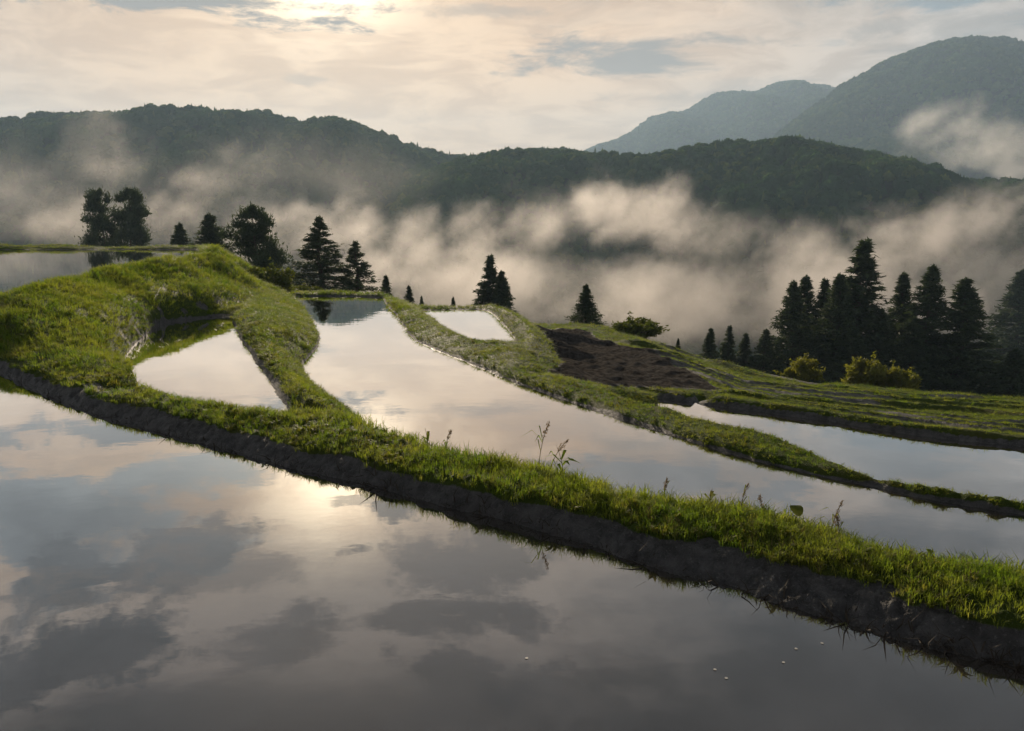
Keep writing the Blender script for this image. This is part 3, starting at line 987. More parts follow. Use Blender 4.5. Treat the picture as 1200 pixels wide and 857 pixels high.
ww = np.maximum(hh * 0.9, 0.0095 * dd)
scatter('grass', np.stack([gx_, gy_, gzz - 0.01], 1), rng.random(NG) * 6.28, np.stack([ww, ww, hh], 1), GT, M_GRASS,
        'short green and yellowing grass covering the paddy banks', 'grass', tilt=0.16)
print('grass', NG, cdf[-1])

# mixed weeds among the grass
nw = int(0.10 * NG)
near = np.where(dd < 24)[0]
wi = rng.choice(near, nw)
wp = np.stack([gx_[wi], gy_[wi], gzz[wi]], 1)
wpat = fbm(wp[:, 0] / 0.6, wp[:, 1] / 0.6, 2, 404)
wp = wp[wpat > 0.0]
wh = (0.04 + 0.075 * rng.random(len(wp)) ** 1.5) * np.clip(np.hypot(wp[:, 0], wp[:, 1]) / 14, 0.9, 1.2) * np.where((wp[:, 2] < -0.3), 0.6, 1.0)
WT = [proto_obj('broad_weed', *tuft(60, 9, 0.8, 0.30, 0.11, 1.3), M_SHRUB), proto_obj('broad_weed_b', *tuft(61, 7, 0.9, 0.34, 0.14, 1.0), M_SHRUB_PALE),
      proto_obj('straw_tuft', *tuft(62, 8, 1.3, 0.22, 0.012, 0.5), M_STALK), proto_obj('straw_tuft_b', *tuft(63, 6, 1.5, 0.16, 0.012, 0.8), M_STALK)]
scatter('weeds', wp, rng.random(len(wp)) * 6.28, np.stack([wh, wh, wh], 1), WT, M_SHRUB, 'broad-leaved weeds and dry straw mixed into the bank grass', 'weeds', tilt=0.2)

# dead straw and roots poking out of the mud along the near water edge
ns = 420
s_ = rng.random(ns) * (len(N0) - 1.001)
i0 = s_.astype(int)
pp = N0[i0] + (N0[i0 + 1] - N0[i0]) * (s_ - i0)[:, None]
pp[:, :2] *= (1 + (rng.random(ns) * 0.022 - 0.006))[:, None]
pp[:, 2] = np.maximum(gz(pp[:, 0], pp[:, 1]), 0.0)
ST = [proto_obj('straw_%d' % k, *tuft(40 + k, 3, 1.0, 0.25, 0.05, 1.6), M_LITTER) for k in range(3)]
sl = 0.05 + 0.09 * rng.random(ns) ** 2
scatter('dead_straw', pp, rng.random(ns) * 6.28, np.stack([sl, sl, sl * 0.8], 1), ST, M_LITTER, 'dark straw and roots poking from the mud at the water edge', 'straw', tilt=0.8)

# ------------------------------------------------------------------ trees
def tube(path, radii, sides=7):
    path = np.asarray(path, float)
    vs_, fs = [], []
    for k, (p, r) in enumerate(zip(path, radii)):
        d = path[min(k + 1, len(path) - 1)] - path[max(k - 1, 0)]
        d = d / max(np.linalg.norm(d), 1e-9)
        ref = np.array((0, 1.0, 0)) if abs(d[1]) < 0.9 else np.array((1.0, 0, 0))
        u = np.cross(d, ref)
        u /= np.linalg.norm(u)
        w = np.cross(d, u)
        for i in range(sides):
            a = 2 * math.pi * i / sides
            vs_.append(p + r * (math.cos(a) * u + math.sin(a) * w))
    for k in range(len(path) - 1):
        for i in range(sides):
            a, b = k * sides + i, k * sides + (i + 1) % sides
            fs.append((a, b, b + sides, a + sides))
    return np.array(vs_), np.array(fs)


def join_np(parts):
    vs_, fs, n = [], [], 0
    for v, f in parts:
        vs_.append(v)
        fs.append(f + n)
        n += len(v)
    return np.concatenate(vs_), np.concatenate(fs)


def sprays(c, axis, length, width, r):
    """flat leaf sprays: triangles at centres c pointing along axis (n,3 each)"""
    n = len(c)
    ax = axis / np.maximum(np.linalg.norm(axis, axis=1), 1e-6)[:, None]
    rv = r.normal(size=(n, 3))
    sd = np.cross(ax, rv)
    sd /= np.maximum(np.linalg.norm(sd, axis=1), 1e-6)[:, None]
    L = (length * (0.6 + 0.8 * r.random(n)))[:, None]
    W = (width * (0.6 + 0.8 * r.random(n)))[:, None]
    v = np.stack([c - ax * L * 0.4 - sd * W, c - ax * L * 0.4 + sd * W, c + ax * L * 0.6], 1).reshape(-1, 3)
    return v, np.arange(n * 3).reshape(n, 3)


def cedar_template(seed, H=12.0, width=0.2, gaps=0.25, n=19000, nb=330):
    """dense conical cedar: trunk with limbs, tiers of drooping sprays"""
    r = np.random.default_rng(seed)
    tr = [tube([(0.1 * math.sin(k), 0.1 * math.cos(2 * k), H * k / 7) for k in range(8)], [0.26 * (1 - k / 7.4) for k in range(8)])]
    cs, axs = [], []
    for k in range(nb):
        q = (k + r.random()) / nb
        q = q ** 0.92
        h = H * (0.06 + 0.93 * q)
        prof = (1 - q) ** 1.0 * (0.55 + 0.45 * min(1, q / 0.16))
        L = H * width * prof * (0.72 + 0.38 * r.random()) + 0.15
        a = r.random() * 6.283
        el = 0.35 - 0.75 * (1 - q) + r.normal(0, 0.12)
        d = np.array((math.cos(a) * math.cos(el), math.sin(a) * math.cos(el), math.sin(el) * 0.7))
        if r.random() < 0.5 and L > 0.7:
            tr.append(tube([(0, 0, h), d * L * 0.5 + (0, 0, h), d * L * 0.9 + (0, 0, h + L * 0.06)], [0.05, 0.03, 0.01], 4))
        m = int(n / nb * (0.25 + 1.25 * prof) * (1.0 if r.random() > gaps else 0.35)) + 8
        s = r.random(m) ** 0.55
        c = (0, 0, h) + d[None] * (s * L)[:, None] + r.normal(0, 1, (m, 3)) * (0.05 + 0.085 * L * s[:, None] ** 0.7) * (1, 1, 0.75)
        c[:, 2] += 0.10 * L * s ** 2
        ax = d[None] * 0.8 + r.normal(0, 0.5, (m, 3)) + (0, 0, -0.15)
        cs.append(c)
        axs.append(ax)
    m = 60
    cs.append(np.stack([r.normal(0, 0.07, m), r.normal(0, 0.07, m), H * (0.94 + 0.07 * r.random(m))], 1))
    axs.append(np.tile((0, 0, 1.0), (m, 1)) + r.normal(0, 0.4, (m, 3)))
    v, f = sprays(np.concatenate(cs), np.concatenate(axs), 0.30, 0.055, r)
    return join_np(tr), (v, f)


def pine_template(seed, H=11.0, lean=0.0, spread=0.34, tiers=9, top_round=True, n=22000):
    """old pine: bent trunk, flat cushions of needles on long level limbs, gaps between them"""
    r = np.random.default_rng(seed)
    path = [np.array((lean * H * (k / 8) ** 1.5 + 0.25 * math.sin(k * 1.3 + seed), 0.2 * math.cos(k * 1.7 + seed), H * k / 8 * 0.97)) for k in range(9)]
    tr = [tube(path, [0.30 * (1 - k / 9.0) for k in range(9)])]
    hs = [p[2] for p in path]
    cs, axs = [], []
    pads = []
    for k in range(tiers):
        q = 0.18 + 0.80 * (k + 0.3 * r.random()) / tiers
        h = H * q
        base = np.array([np.interp(h, hs, [p[i] for p in path]) for i in range(3)])
        env = spread * H * (min(1.0, 0.55 + 0.9 * (1 - q)) if not top_round else math.sqrt(max(0.05, 1 - (max(0.0, q - 0.35) / 0.70) ** 2)))
        for b in range(4 if q < 0.85 else 3):
            a = r.random() * 6.283
            L = env * (0.45 + 0.6 * r.random())
            d = np.array((math.cos(a), math.sin(a), 0.10 + 0.12 * r.random()))
            e = base + d * L
            tr.append(tube([base, base + d * L * 0.5 + (0, 0, 0.04 * L), e], [0.09 * (1.1 - q), 0.06 * (1.1 - q), 0.02], 5))
            e = e + (0, 0, 0.5 * r.normal())
            pads.append((e, 0.30 * env + 0.24, 0.20 * env + 0.20))
            if L > 1.2:
                pads.append((base + d * L * 0.55 + (0, 0, 0.1), 0.30 * env + 0.28, 0.20 * env + 0.20))
    pads.append((path[-1], 0.55, 0.45))
    per = n // len(pads)
    for c0, rh, rv in pads:
        u = r.normal(size=(per, 3))
        u /= np.linalg.norm(u, axis=1)[:, None]
        u *= r.random(per)[:, None] ** 0.4
        u[:, 2] = np.where(u[:, 2] < 0, u[:, 2] * 0.45, u[:, 2])
        c = c0 + u * (rh, rh, rv) * (1 + 0.25 * r.normal(size=(per, 1)))
        cs.append(c)
        axs.append(u * (1, 1, 0.6) + r.normal(0, 0.5, (per, 3)) + (0, 0, 0.5))
    v, f = sprays(np.concatenate(cs), np.concatenate(axs), 0.30, 0.075, r)
    return join_np(tr), (v, f)


def shrub_template(seed, n=3400, lobes=16):
    """unit shrub about 1 m high and 1.2 m wide: stems and leafy lobes"""
    r = np.random.default_rng(seed)
    tr, cs, axs = [], [], []
    for k in range(lobes):
        a = 6.283 * k / lobes + r.random()
        rad = 0.42 * math.sqrt(r.random())
        hgt = (0.30 + 0.65 * r.random()) * (1 - 0.5 * rad)
        c0 = np.array((rad * math.cos(a), rad * math.sin(a), hgt))
        tr.append(tube([(0, 0, -0.05), c0 * (0.4, 0.4, 0.55), c0], [0.022, 0.014, 0.005], 4))
        m = n // lobes
        u = r.normal(size=(m, 3))
        u /= np.linalg.norm(u, axis=1)[:, None]
        u *= r.random(m)[:, None] ** 0.45
        cs.append(c0 * (1, 1, 0.9) + u * (0.19, 0.19, 0.20) * (0.6 + 0.7 * r.random()))
        axs.append(u + r.normal(0, 0.6, (m, 3)) + (0, 0, 0.4))
    for k in range(34):
        a, el = r.random() * 6.283, 0.25 + 1.25 * r.random()
        d = np.array((math.cos(a) * math.cos(el), math.sin(a) * math.cos(el), math.sin(el)))
        L = 0.62 + 0.5 * r.random()
        m = 34
        q = r.random(m) ** 0.6
        c = d[None] * (q * L)[:, None] * (0.78, 0.78, 1.12) + r.normal(0, 0.028, (m, 3))
        c[:, 2] -= 0.10 * q * q
        cs.append(c)
        axs.append(d + r.normal(0, 0.7, (m, 3)))
    v, f = sprays(np.concatenate(cs), np.concatenate(axs), 0.085, 0.026, r)
    v[:, 2] = np.maximum(v[:, 2], 0.01)
    return join_np(tr), (v, f)


def template(name, data, leaf):
    (tv_, tf_), (cv, cf) = data
    a = mesh_np(name + '_trunk', tv_, tf_, True)
    a.materials.append(M_BARK)
    b = mesh_np(name + '_crown', cv, cf)
    b.materials.append(leaf)
    return a, b


TPL = {
    'cedarA': template('cedar_a', cedar_template(1, 12, 0.20, 0.15), M_CEDAR),
    'cedarB': template('cedar_b', cedar_template(2, 12, 0.23, 0.3), M_CEDAR),
    'cedarC': template('cedar_c', cedar_template(3, 12, 0.17, 0.4), M_CEDAR),
    'cedarD': template('cedar_d', cedar_template(4, 12, 0.30, 0.15, 21000), M_CEDAR),
    'cedarE': template('cedar_e', cedar_template(15, 12, 0.30, 0.25, 19000, 150), M_PINE),
    'cedarF': template('cedar_f', cedar_template(16, 12, 0.30, 0.3, 17000, 120), M_PINE),
    'pineA': template('pine_a', pine_template(5, 11, 0.02, 0.33, 9), M_PINE),
    'pineB': template('pine_b', pine_template(6, 11, 0.03, 0.36, 8, False), M_PINE),
    'pineC': template('pine_c', pine_template(8, 11, -0.02, 0.28, 10), M_PINE),
    'shrubA': template('shrub_a', shrub_template(11), M_SHRUB),
    'shrubB': template('shrub_b', shrub_template(12), M_SHRUB_PALE),
    'shrubC': template('shrub_c', shrub_template(13, 3800, 18), M_SHRUB_PALE),
}
T_H = {'cedar': 12.0, 'pine': 11.0, 'shrub': 1.0}
T_W = {'cedarA': 3.1, 'cedarB': 3.5, 'cedarC': 2.7, 'cedarD': 4.5, 'cedarE': 4.7, 'cedarF': 4.7, 'pineA': 6.9, 'pineB': 7.6, 'pineC': 5.9, 'shrubA': 1.25, 'shrubB': 1.25, 'shrubC': 1.3}


def plant(name, tpl, px, ytop, depth, wpx, label, category, group, ybase=None, rot=None):
    """stands on the ground at the given depth; its top reaches ytop; wpx = crown width in pixels of the photo"""
    top = PD(px, ytop, depth)
    x, y = top[0], top[1]
    zb = float(gz(x, y)[0]) if ybase is None else PD(px, ybase, depth)[2]
    base = gz(x, y)[0]
    zb = min(zb, base) if ybase is not None else zb
    h = top[2] - zb
    w = wpx / FPX * depth / math.cos(PITCH)
    key = tpl[:5] if tpl.startswith(('cedar', 'shrub')) else 'pine'
    sz = h / T_H[key] / (1.0 if key != 'shrub' else 1.1)
    sx = w / T_W[tpl] * (1.28 if group == G3 else 1.12)
    root = bpy.data.objects.new(name, None)
    COL.objects.link(root)
    root.empty_display_size = 0.3
    root.location = (x, y, zb - 0.05)
    root.rotation_euler = (0, 0, rng.random() * 6.28 if rot is None else rot)
    root.scale = (sx, sx, sz)
    root['label'] = label
    root['category'] = category
    root['group'] = group
    tm, cm = TPL[tpl]
    new_obj('trunk' if key != 'shrub' else 'stem', tm, root)
    new_obj('crown' if key != 'shrub' else 'foliage', cm, root)
    return h, w


G1, G2, G3, G4 = 'old pines beyond the terraces', 'conifers on the slope below the paddies', 'cedars of the dark grove', 'shrubs on the banks'
TREES = [
    ('pine_tree', 'pineA', 116, 222, 112, 38, 'pine whose crown joins its twin beyond the raised paddy, the one farther from the hump', 'tree', G1),
    ('pine_tree', 'pineC', 149, 221, 112, 37, 'pine whose crown joins its twin beyond the raised paddy, the one nearer the hump', 'tree', G1),
    ('broad_tree', 'cedarD', 210, 262, 85, 56, 'small round dark tree between the twin pines and the hump', 'tree', G1),
    ('broad_tree', 'cedarD', 245, 251, 80, 78, 'dark cone-shaped tree rising just behind the hump of the tall bank', 'tree', G1),
    ('pine_tree', 'pineB', 298, 241, 70, 60, 'broad spreading pine with a long side limb beside the hump', 'tree', G1),
    ('pine_tree', 'cedarE', 373, 254, 58, 74, 'tall tiered pine mirrored at the far end of the curving paddy', 'tree', G1),
    ('pine_tree', 'cedarF', 416, 283, 58, 64, 'shorter pine with open tiers beside the tall tiered pine', 'tree', G1),
    ('cedar_tree', 'cedarA', 452, 323, 62, 27, 'little pointed cedar next to the open-tiered pine', 'tree', G2),
    ('cedar_tree', 'cedarB', 479, 335, 64, 25, 'stubby cedar tip just past the little pointed cedar', 'tree', G2),
    ('cedar_tree', 'cedarD', 494, 347, 66, 18, 'tiny treetop peeping over the corner of the little bright paddy', 'tree', G2),
    ('cedar_tree', 'cedarD', 531, 348, 66, 20, 'tiny treetop peeping over the middle of the far dyke', 'tree', G2),
    ('cedar_tree', 'cedarC', 574, 300, 72, 42, 'slender gappy cedar, the taller of a pair behind the little bright paddy', 'tree', G2),
    ('cedar_tree', 'cedarA', 588, 318, 70, 40, 'dense cedar, the shorter of a pair behind the little bright paddy', 'tree', G2),
    ('cedar_tree', 'cedarD', 687, 333, 50, 42, 'lone bushy cedar at the head of the ploughed soil', 'tree', G2),
    ('cedar_tree', 'cedarA', 795, 396, 46, 10, 'tiny sapling cedar on the slope below the round shrub', 'tree', G2),
    ('cedar_tree', 'cedarA', 833, 385, 74, 24, 'small cedar at the outer end of the grove', 'tree', G3),
    ('cedar_tree', 'cedarC', 855, 382, 75, 22, 'slim small cedar second from the outer end of the grove', 'tree', G3),
    ('cedar_tree', 'cedarA', 874, 391, 75, 24, 'low small cedar third from the outer end of the grove', 'tree', G3),
    ('cedar_tree', 'cedarB', 898, 386, 73, 34, 'low bushy cedar where the small row meets the tall grove', 'tree', G3),
    ('cedar_tree', 'cedarB', 931, 330, 74, 50, 'tall cedar on the grove shoulder above the pale shrub', 'tree', G3),
    ('cedar_tree', 'cedarC', 945, 324, 79, 40, 'sharp-tipped cedar just behind the grove shoulder', 'tree', G3),
    ('cedar_tree', 'cedarC', 968, 328, 77, 38, 'narrow cedar squeezed between the shoulder and the tallest cedar', 'tree', G3),
    ('cedar_tree', 'cedarA', 985, 322, 72, 50, 'dense cedar leaning against the tallest cedar', 'tree', G3),
    ('cedar_tree', 'cedarC', 1013, 282, 74, 66, 'tallest cedar of the grove with open upper tiers', 'tree', G3),
    ('cedar_tree', 'cedarB', 1034, 362, 72, 40, 'shorter cedar tucked under the tallest cedar', 'tree', G3),
    ('cedar_tree', 'cedarC', 1060, 321, 76, 42, 'slim cedar in the dip beside the tallest cedar', 'tree', G3),
    ('cedar_tree', 'cedarB', 1093, 312, 73, 62, 'broad-based cedar with a ragged top in the grove', 'tree', G3),
    ('cedar_tree', 'cedarA', 1133, 327, 72, 66, 'thick rounded cedar closing the grove', 'tree', G3),
    ('cedar_tree', 'cedarA', 1072, 372, 71, 44, 'low cedar filling the dip below the slim cedar', 'tree', G3),
    ('cedar_tree', 'cedarB', 1000, 385, 70, 52, 'low cedar in shade behind the widest pale shrub', 'tree', G3),
    ('cedar_tree', 'cedarB', 1199, 318, 150, 66, 'cedar paled by mist standing apart from the grove', 'tree', G3),
    ('cedar_tree', 'cedarD', 1192, 408, 68, 52, 'low dark cedar below the mist-paled cedar', 'tree', G3),
    ('shrub', 'shrubA', 312, 303, 44, 58, 'green shrub at the foot of the broad spreading pine', 'shrub', G4),
    ('shrub', 'shrubA', 352, 328, 46, 46, 'low green shrub under the tall tiered pine', 'shrub', G4),
    ('shrub', 'shrubA', 745, 366, 41, 62, 'round green shrub on the crest of the ploughed slope', 'shrub', G4),
    ('shrub', 'shrubB', 941, 411, 44, 46, 'pale yellow-green shrub in front of the grove shoulder', 'shrub', G4),
    ('shrub', 'shrubC', 1015, 412, 43, 58, 'tall yellow-green shrub, the larger half of the widest clump', 'shrub', G4),
    ('shrub', 'shrubC', 1052, 424, 42.5, 56, 'lower yellow-green shrub, the smaller half of the widest clump', 'shrub', G4),
]
for a in TREES:
    h, w = plant(*a)
    print('%-12s %5.1f m tall %4.1f wide  %s' % (a[0], h, w, a[6]))

# ------------------------------------------------------------------ tall weeds on the near bank
def on_crest(px, back=0.0):
    d = (px - 600.0) / FPX
    k = N2[:, 0] / N2[:, 1]
    y = np.interp(d / math.cos(PITCH), k, N2[:, 1]) * (1 - back)
    x = d / math.cos(PITCH) * y
    return np.array((x, y, gz(x, y)[0]))


def weed(px, h, lean, kind, label, back=0.0, seed=0):
    r = np.random.default_rng(seed)
    root = bpy.data.objects.new({'plume': 'plume_grass', 'dock': 'dock_weed', 'leafy': 'leafy_weed'}[kind], None)
    COL.objects.link(root)
    root.location = on_crest(px, back)
    root['label'] = label
    root['category'] = 'weed'
    root['group'] = 'tall weeds on the near bank'
    tip = np.array((lean * h, 0.1 * h * r.normal(), h))
    path = [tip * (q, q, 1) * (q if k else 0, q if k else 0, q) for k, q in enumerate(np.linspace(0, 1, 6))]
    path = [np.array((tip[0] * q * q, tip[1] * q * q, h * q - 0.02)) for q in np.linspace(0, 1, 6)]
    v, f = tube(path, [0.005, 0.0045, 0.004, 0.0035, 0.003, 0.002], 5)
    new_obj('stem', mesh_np('stem', v, f, True), root, M_STALK)
    for k in range(4 if kind != 'leafy' else 7):
        q = 0.1 + 0.5 * r.random()
        a = r.random() * 6.283
        b = np.array((tip[0] * q * q, tip[1] * q * q, h * q))
        L = h * (0.35 + 0.2 * r.random())
        o = np.array((math.cos(a), math.sin(a), 0))
        sd = np.array((-math.sin(a), math.cos(a), 0)) * (0.006 if kind != 'leafy' else 0.02)
        p1, p2 = b + o * L * 0.45 + (0, 0, L * 0.45), b + o * L + (0, 0, L * 0.25)
        vv = np.array([b - sd * 0.5, b + sd * 0.5, p1 + sd, p1 - sd, p2])
        new_obj('leaf', mesh_np('leaf', vv, np.array([(0, 1, 2), (0, 2, 3), (3, 2, 4)])), root, M_GRASS)
    if kind != 'leafy':
        n = 90 if kind == 'plume' else 60
        q = r.random(n)
        span = 0.30 if kind == 'plume' else 0.42
        c = np.stack([np.interp(1 - span * q, np.linspace(0, 1, 6), [p[i] for p in path]) for i in range(3)], 1)
        c += r.normal(0, 1, (n, 3)) * (0.006 + 0.022 * q[:, None] * (1.2 - q[:, None])) * (1 if kind == 'plume' else 0.7)
        ax = np.tile((lean, 0, 1.0), (n, 1)) + r.normal(0, 0.7, (n, 3))
        v, f = sprays(c, ax, 0.024, 0.0045, r)
        new_obj('seed_head', mesh_np('seed_head', v, f), root, M_SEED)


WEEDS = [
    (632, 0.62, 0.18, 'plume', 'tallest plume grass on the near bank, leaning over the curving paddy', 0.02),
    (645, 0.45, 0.45, 'plume', 'drooping plume grass tucked beside the tallest plume grass'),
    (662, 0.40, -0.2, 'leafy', 'leafy green weed just past the tallest plume grass'),
    (520, 0.30, 0.25, 'plume', 'short plume grass where the near bank begins to widen'),
    (500, 0.26, -0.15, 'leafy', 'small leafy weed near the grassy tongue'),
    (783, 0.30, 0.1, 'dock', 'brown dock stalk midway between the tallest plume and the round leaf'),
    (838, 0.24, 0.15, 'leafy', 'leafy weed among seed stalks before the twin dock stalks'),
    (876, 0.36, 0.22, 'dock', 'tall brown dock stalk, first of two before the round leaf'),
    (905, 0.26, -0.1, 'dock', 'short brown dock stalk close to the round leaf'),
    (988, 0.36, 0.28, 'dock', 'leaning brown dock stalk beyond the round leaf'),
    (1000, 0.26, -0.2, 'plume', 'short plume grass at the foot of the leaning dock stalk'),
    (1110, 0.16, 0.2, 'leafy', 'low leafy weed near the widest bare mud'),
]
for k, a in enumerate(WEEDS):
    weed(a[0], a[1], a[2], a[3], a[4], a[5] if len(a) > 5 else 0.0, 100 + k)

# one broad round leaf on a stalk
root = bpy.data.objects.new('round_leaf_plant', None)
COL.objects.link(root)
root.location = on_crest(943, 0.02)
root['label'] = 'single broad round green leaf standing above the bank grass'
root['category'] = 'plant'
v, f = tube([(0, 0, -0.02), (0.01, 0, 0.12), (0.02, 0.0, 0.215)], [0.005, 0.004, 0.003], 5)
new_obj('stem', mesh_np('stem', v, f, True), root, M_SHRUB)
ang_ = np.linspace(0, 6.283, 15)[:-1]
lv_ = [np.array((0.02, 0, 0.215))] + [np.array((0.02 + 0.06 * math.cos(a) * (1 - 0.15 * math.cos(a)), 0.06 * math.sin(a), 0.22 + 0.015 * math.cos(2 * a) + 0.03 * math.sin(a))) for a in ang_]
new_obj('leaf', mesh_np('leaf', np.array(lv_), np.array([(0, 1 + k, 1 + (k + 1) % 14) for k in range(14)]), True), root, M_SHRUB)

# petals afloat on the near paddy
pm = None
for k, (px, py) in enumerate([(838, 785), (851, 795), (918, 777), (933, 761), (963, 754), (617, 772)]):
    p = PZ(px, py, 0.0)
    if pm is None:
        a = np.linspace(0, 6.283, 9)[:-1]
        rim = np.stack([0.012 * np.cos(a) * (1 + 0.3 * np.cos(a)), 0.011 * np.sin(a), 0.003 + 0.001 * np.cos(2 * a)], 1)
        pm = mesh_np('petal', np.concatenate([[(0, 0, 0.002)], rim]), np.array([(0, 1 + i, 1 + (i + 1) % 8) for i in range(8)]), True)
        pm.materials.append(M_PETAL)
    o = new_obj('floating_petal', pm, label='small white petal floating on the wide near paddy', category='petal', group='petals afloat on the near paddy')
    o.location = (p[0], p[1], 0.001)
    o.rotation_euler = (0, 0, rng.random() * 6.28)

# ------------------------------------------------------------------ haze and mist
def volume_mat(name, density, color, aniso, attr):
    m, t = mat(name)
    pv = t.n('ShaderNodeVolumePrincipled')
    pv.inputs['Color'].default_value = (*color, 1)
    pv.inputs['Density'].default_value = density
    pv.inputs['Anisotropy'].default_value = aniso
    pv.inputs['Density Attribute'].default_value = attr
    o = t.n('ShaderNodeOutputMaterial')
    t.put(o.inputs['Volume'], pv.outputs[0])
    return m


def haze_box():
    x0, x1, y0, y1, z0, z1 = -4600, 4600, -60, 4700, VALLEY - 3, 560
    v = np.array([(x, y, z) for z in (z0, z1) for y in (y0, y1) for x in (x0, x1)], float)
    f = np.array([(0, 2, 3, 1), (4, 5, 7, 6), (0, 1, 5, 4), (2, 6, 7, 3), (0, 4, 6, 2), (1, 3, 7, 5)])
    new_obj('haze', mesh_np('haze', v, f), mat=volume_mat('haze', 0.00021, (0.50, 0.68, 0.88), 0.2, ''), kind='stuff',
            label='thin even morning haze filling the whole valley', category='haze')


haze_box()


def fog(name, blobs, res, matx, label, nscale, seed, amp=1.0, pad=1.5, thr=0.44, xfade=None):
    """blobs [(px, py, depth, rx_px, rz_px, ry_m, weight)] -> one real density grid"""
    B = []
    for px, py, dep, rx, rz, ry, w in blobs:
        c = PD(px, py, dep)
        B.append((c, np.array((rx / FPX * dep, ry, rz / FPX * dep)), w))
    lo = np.min([c - r_ * pad for c, r_, w in B], 0)
    hi = np.max([c + r_ * pad for c, r_, w in B], 0)
    g = bpy.data.node_groups.new(name + '_nodes', 'GeometryNodeTree')
    g.interface.new_socket('Geometry', in_out='INPUT', socket_type='NodeSocketGeometry')
    g.interface.new_socket('Geometry', in_out='OUTPUT', socket_type='NodeSocketGeometry')
    t = NT(g, True)
    go = t.n('NodeGroupOutput')
    t.n('NodeGroupInput')
    pos = t.n('GeometryNodeInputPosition').outputs[0]
    lean = t.n('ShaderNodeCombineXYZ')
    t.put(lean.inputs[0], t.m('MULTIPLY', t.v('DOT_PRODUCT', pos, (0.80, 0.0, 0.60)), 0.62))
    t.put(lean.inputs[1], t.v('DOT_PRODUCT', pos, (0.0, 1.0, 0.0)))
    t.put(lean.inputs[2], t.m('MULTIPLY', t.v('DOT_PRODUCT', pos, (-0.60, 0.0, 0.80)), 1.15))
    wv = t.v('SUBTRACT', t.noise(t.v('ADD', pos, (seed * 31.0, 0, 0)), nscale * 0.8, 3, 0.5, color=True), (0.5, 0.5, 0.5))
    pw = t.v('ADD', pos, t.v('SCALE', wv, scale=0.5 / nscale))
    wv2 = t.v('SUBTRACT', t.noise(t.v('ADD', pos, (0, seed * 17.0, 3.0)), nscale * 3.2, 3, 0.55, color=True), (0.5, 0.5, 0.5))
    pw = t.v('ADD', pw, t.v('SCALE', wv2, scale=0.28 / nscale))
    acc = None
    for c, r_, w in B:
        d = t.v('LENGTH', t.v('DIVIDE', t.v('SUBTRACT', pw, tuple(c)), tuple(r_)))
        b = t.m('MULTIPLY', t.mr(d, 0.25, 1.0, 1.0, 0.0), w * 0.8)
        acc = b if acc is None else t.m('MAXIMUM', acc, b)
    ln = t.v('ADD', lean.outputs[0], t.v('SUBTRACT', pw, pos))
    n = t.noise(t.v('ADD', ln, (seed * 13.0, seed * 7.0, 0)), nscale * 2.1, 8, 0.70)
    n = t.m('ADD', t.m('MULTIPLY', n, 0.62), t.m('MULTIPLY', t.noise(ln, nscale * 6.0, 6, 0.74), 0.38))
    val = t.m('ADD', acc, t.m('MULTIPLY', t.m('SUBTRACT', n, 0.5), amp * 5.4))
    val = t.m('MULTIPLY', t.mr(val, thr, 1.25, smooth=False), t.mr(acc, 0.0, 0.3))
    val = t.m('MULTIPLY', t.m('POWER', val, 1.5), t.mr(t.noise(t.v('ADD', t.v('MULTIPLY', pw, (0.8, 0.8, 1.0)), (77.0, seed * 5.0, 0)), nscale * 0.9, 5, 0.62), 0.32, 0.64, 0.12, 1.6))
    if xfade:
        sx_ = t.n('ShaderNodeSeparateXYZ')
        t.put(sx_.inputs[0], pos)
        val = t.m('MULTIPLY', val, t.mr(sx_.outputs[0], xfade[0], xfade[1], xfade[2], 1.0))
    vc = t.n('GeometryNodeVolumeCube')
    t.put(vc.inputs['Density'], val)
    vc.inputs['Min'].default_value = tuple(lo)
    vc.inputs['Max'].default_value = tuple(hi)
    dim = np.maximum(((hi - lo) / res).astype(int), 8)
    for ax, k in zip('XYZ', dim):
        vc.inputs['Resolution ' + ax].default_value = int(k)
    sm = t.n('GeometryNodeSetMaterial')
    sm.inputs['Material'].default_value = matx
    g.links.new(vc.outputs[0], sm.inputs['Geometry'])
    g.links.new(sm.outputs[0], go.inputs[0])
    me_ = bpy.data.meshes.new(name)
    me_.materials.append(matx)
    o = new_obj(name, me_, kind='stuff', label=label, category='mist')
    md = o.modifiers.new('mist', 'NODES')
    md.node_group = g
    print(name, 'grid', dim, 'from', lo.round(), 'to', hi.round())
    return o


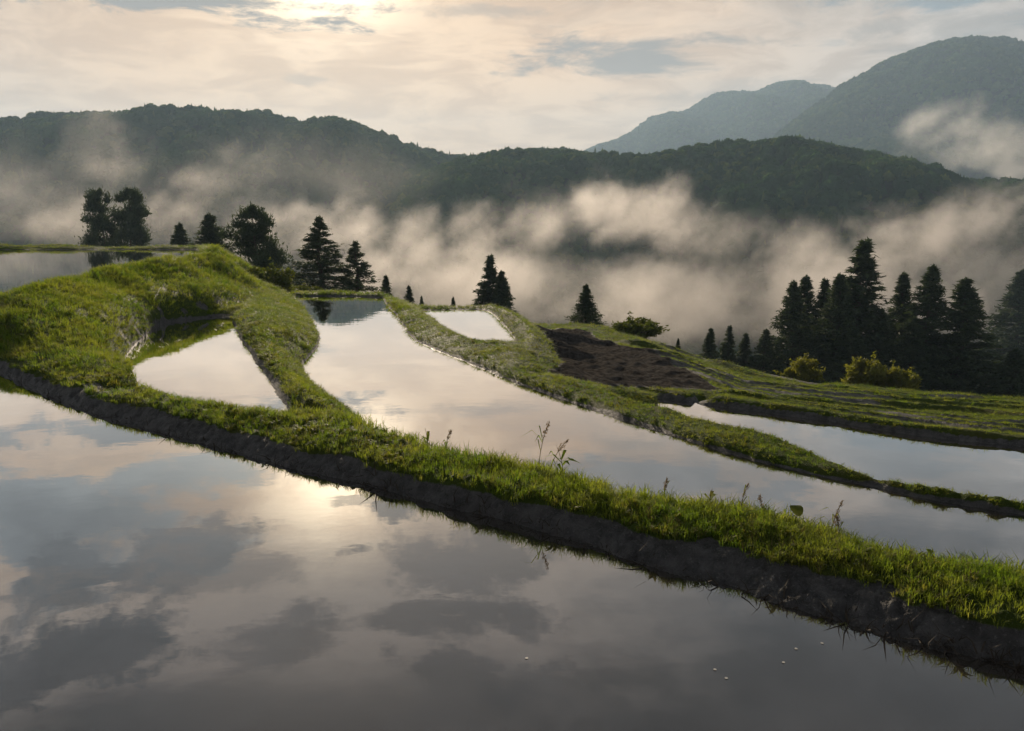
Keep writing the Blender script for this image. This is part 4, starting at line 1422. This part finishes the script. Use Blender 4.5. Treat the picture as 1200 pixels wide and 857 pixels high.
M_FOG = volume_mat('valley_mist', 0.038, (0.67, 0.64, 0.625), 0.5, 'density')
M_FOG_VEIL = volume_mat('mist_veil', 0.0042, (0.80, 0.77, 0.74), 0.35, 'density')
M_FOG_FAR = volume_mat('far_cloud', 0.016, (0.95, 0.92, 0.88), 0.3, 'density')

fog('mist', [(425, 265, 300, 75, 66, 50, 1.1), (430, 330, 300, 120, 70, 70, 1.0), (492, 285, 310, 75, 75, 55, 1.0), (560, 275, 320, 70, 75, 55, 0.9),
             (625, 255, 330, 80, 75, 60, 1.0), (700, 240, 340, 100, 62, 60, 1.0), (775, 250, 340, 95, 62, 60, 0.9), (845, 285, 340, 100, 62, 60, 0.9),
             (600, 345, 300, 230, 85, 80, 1.2), (790, 350, 300, 230, 85, 80, 1.2), (950, 310, 320, 170, 62, 70, 0.95), (990, 365, 280, 230, 92, 80, 1.35),
             (1100, 285, 320, 150, 70, 70, 1.0), (1180, 250, 330, 100, 66, 60, 1.0), (1220, 330, 300, 170, 110, 90, 0.95),
             (120, 178, 330, 70, 62, 40, 1.15), (165, 195, 330, 55, 45, 35, 1.0), (235, 215, 330, 80, 40, 40, 0.95), (285, 190, 335, 50, 40, 30, 0.85), (60, 250, 320, 190, 70, 70, 1.0), (210, 258, 320, 190, 70, 70, 0.95), (330, 275, 300, 130, 75, 70, 1.0)],
    1.7, M_FOG, 'golden mist rolling through the valley and drifting in wisps up the ridges', 0.020, 6, xfade=(-95.0, -50.0, 0.38))
fog('mist', [(60, 215, 530, 380, 105, 60, 1.3), (330, 215, 530, 300, 100, 60, 1.3)],
    5.0, M_FOG_VEIL, 'even grey veil of mist hanging in front of the long wooded ridge', 0.011, 4, amp=0.7)
fog('mist', [(1105, 150, 1150, 55, 48, 120, 1.0), (1150, 170, 1150, 75, 52, 140, 1.0), (1200, 190, 1150, 90, 60, 150, 1.0), (1095, 185, 1150, 55, 40, 120, 0.9), (1130, 120, 1150, 18, 38, 60, 0.9), (1260, 180, 1150, 80, 75, 150, 0.9)],
    6.5, M_FOG_FAR, 'white cloud lying against the tall steep mountain', 0.0075, 3)
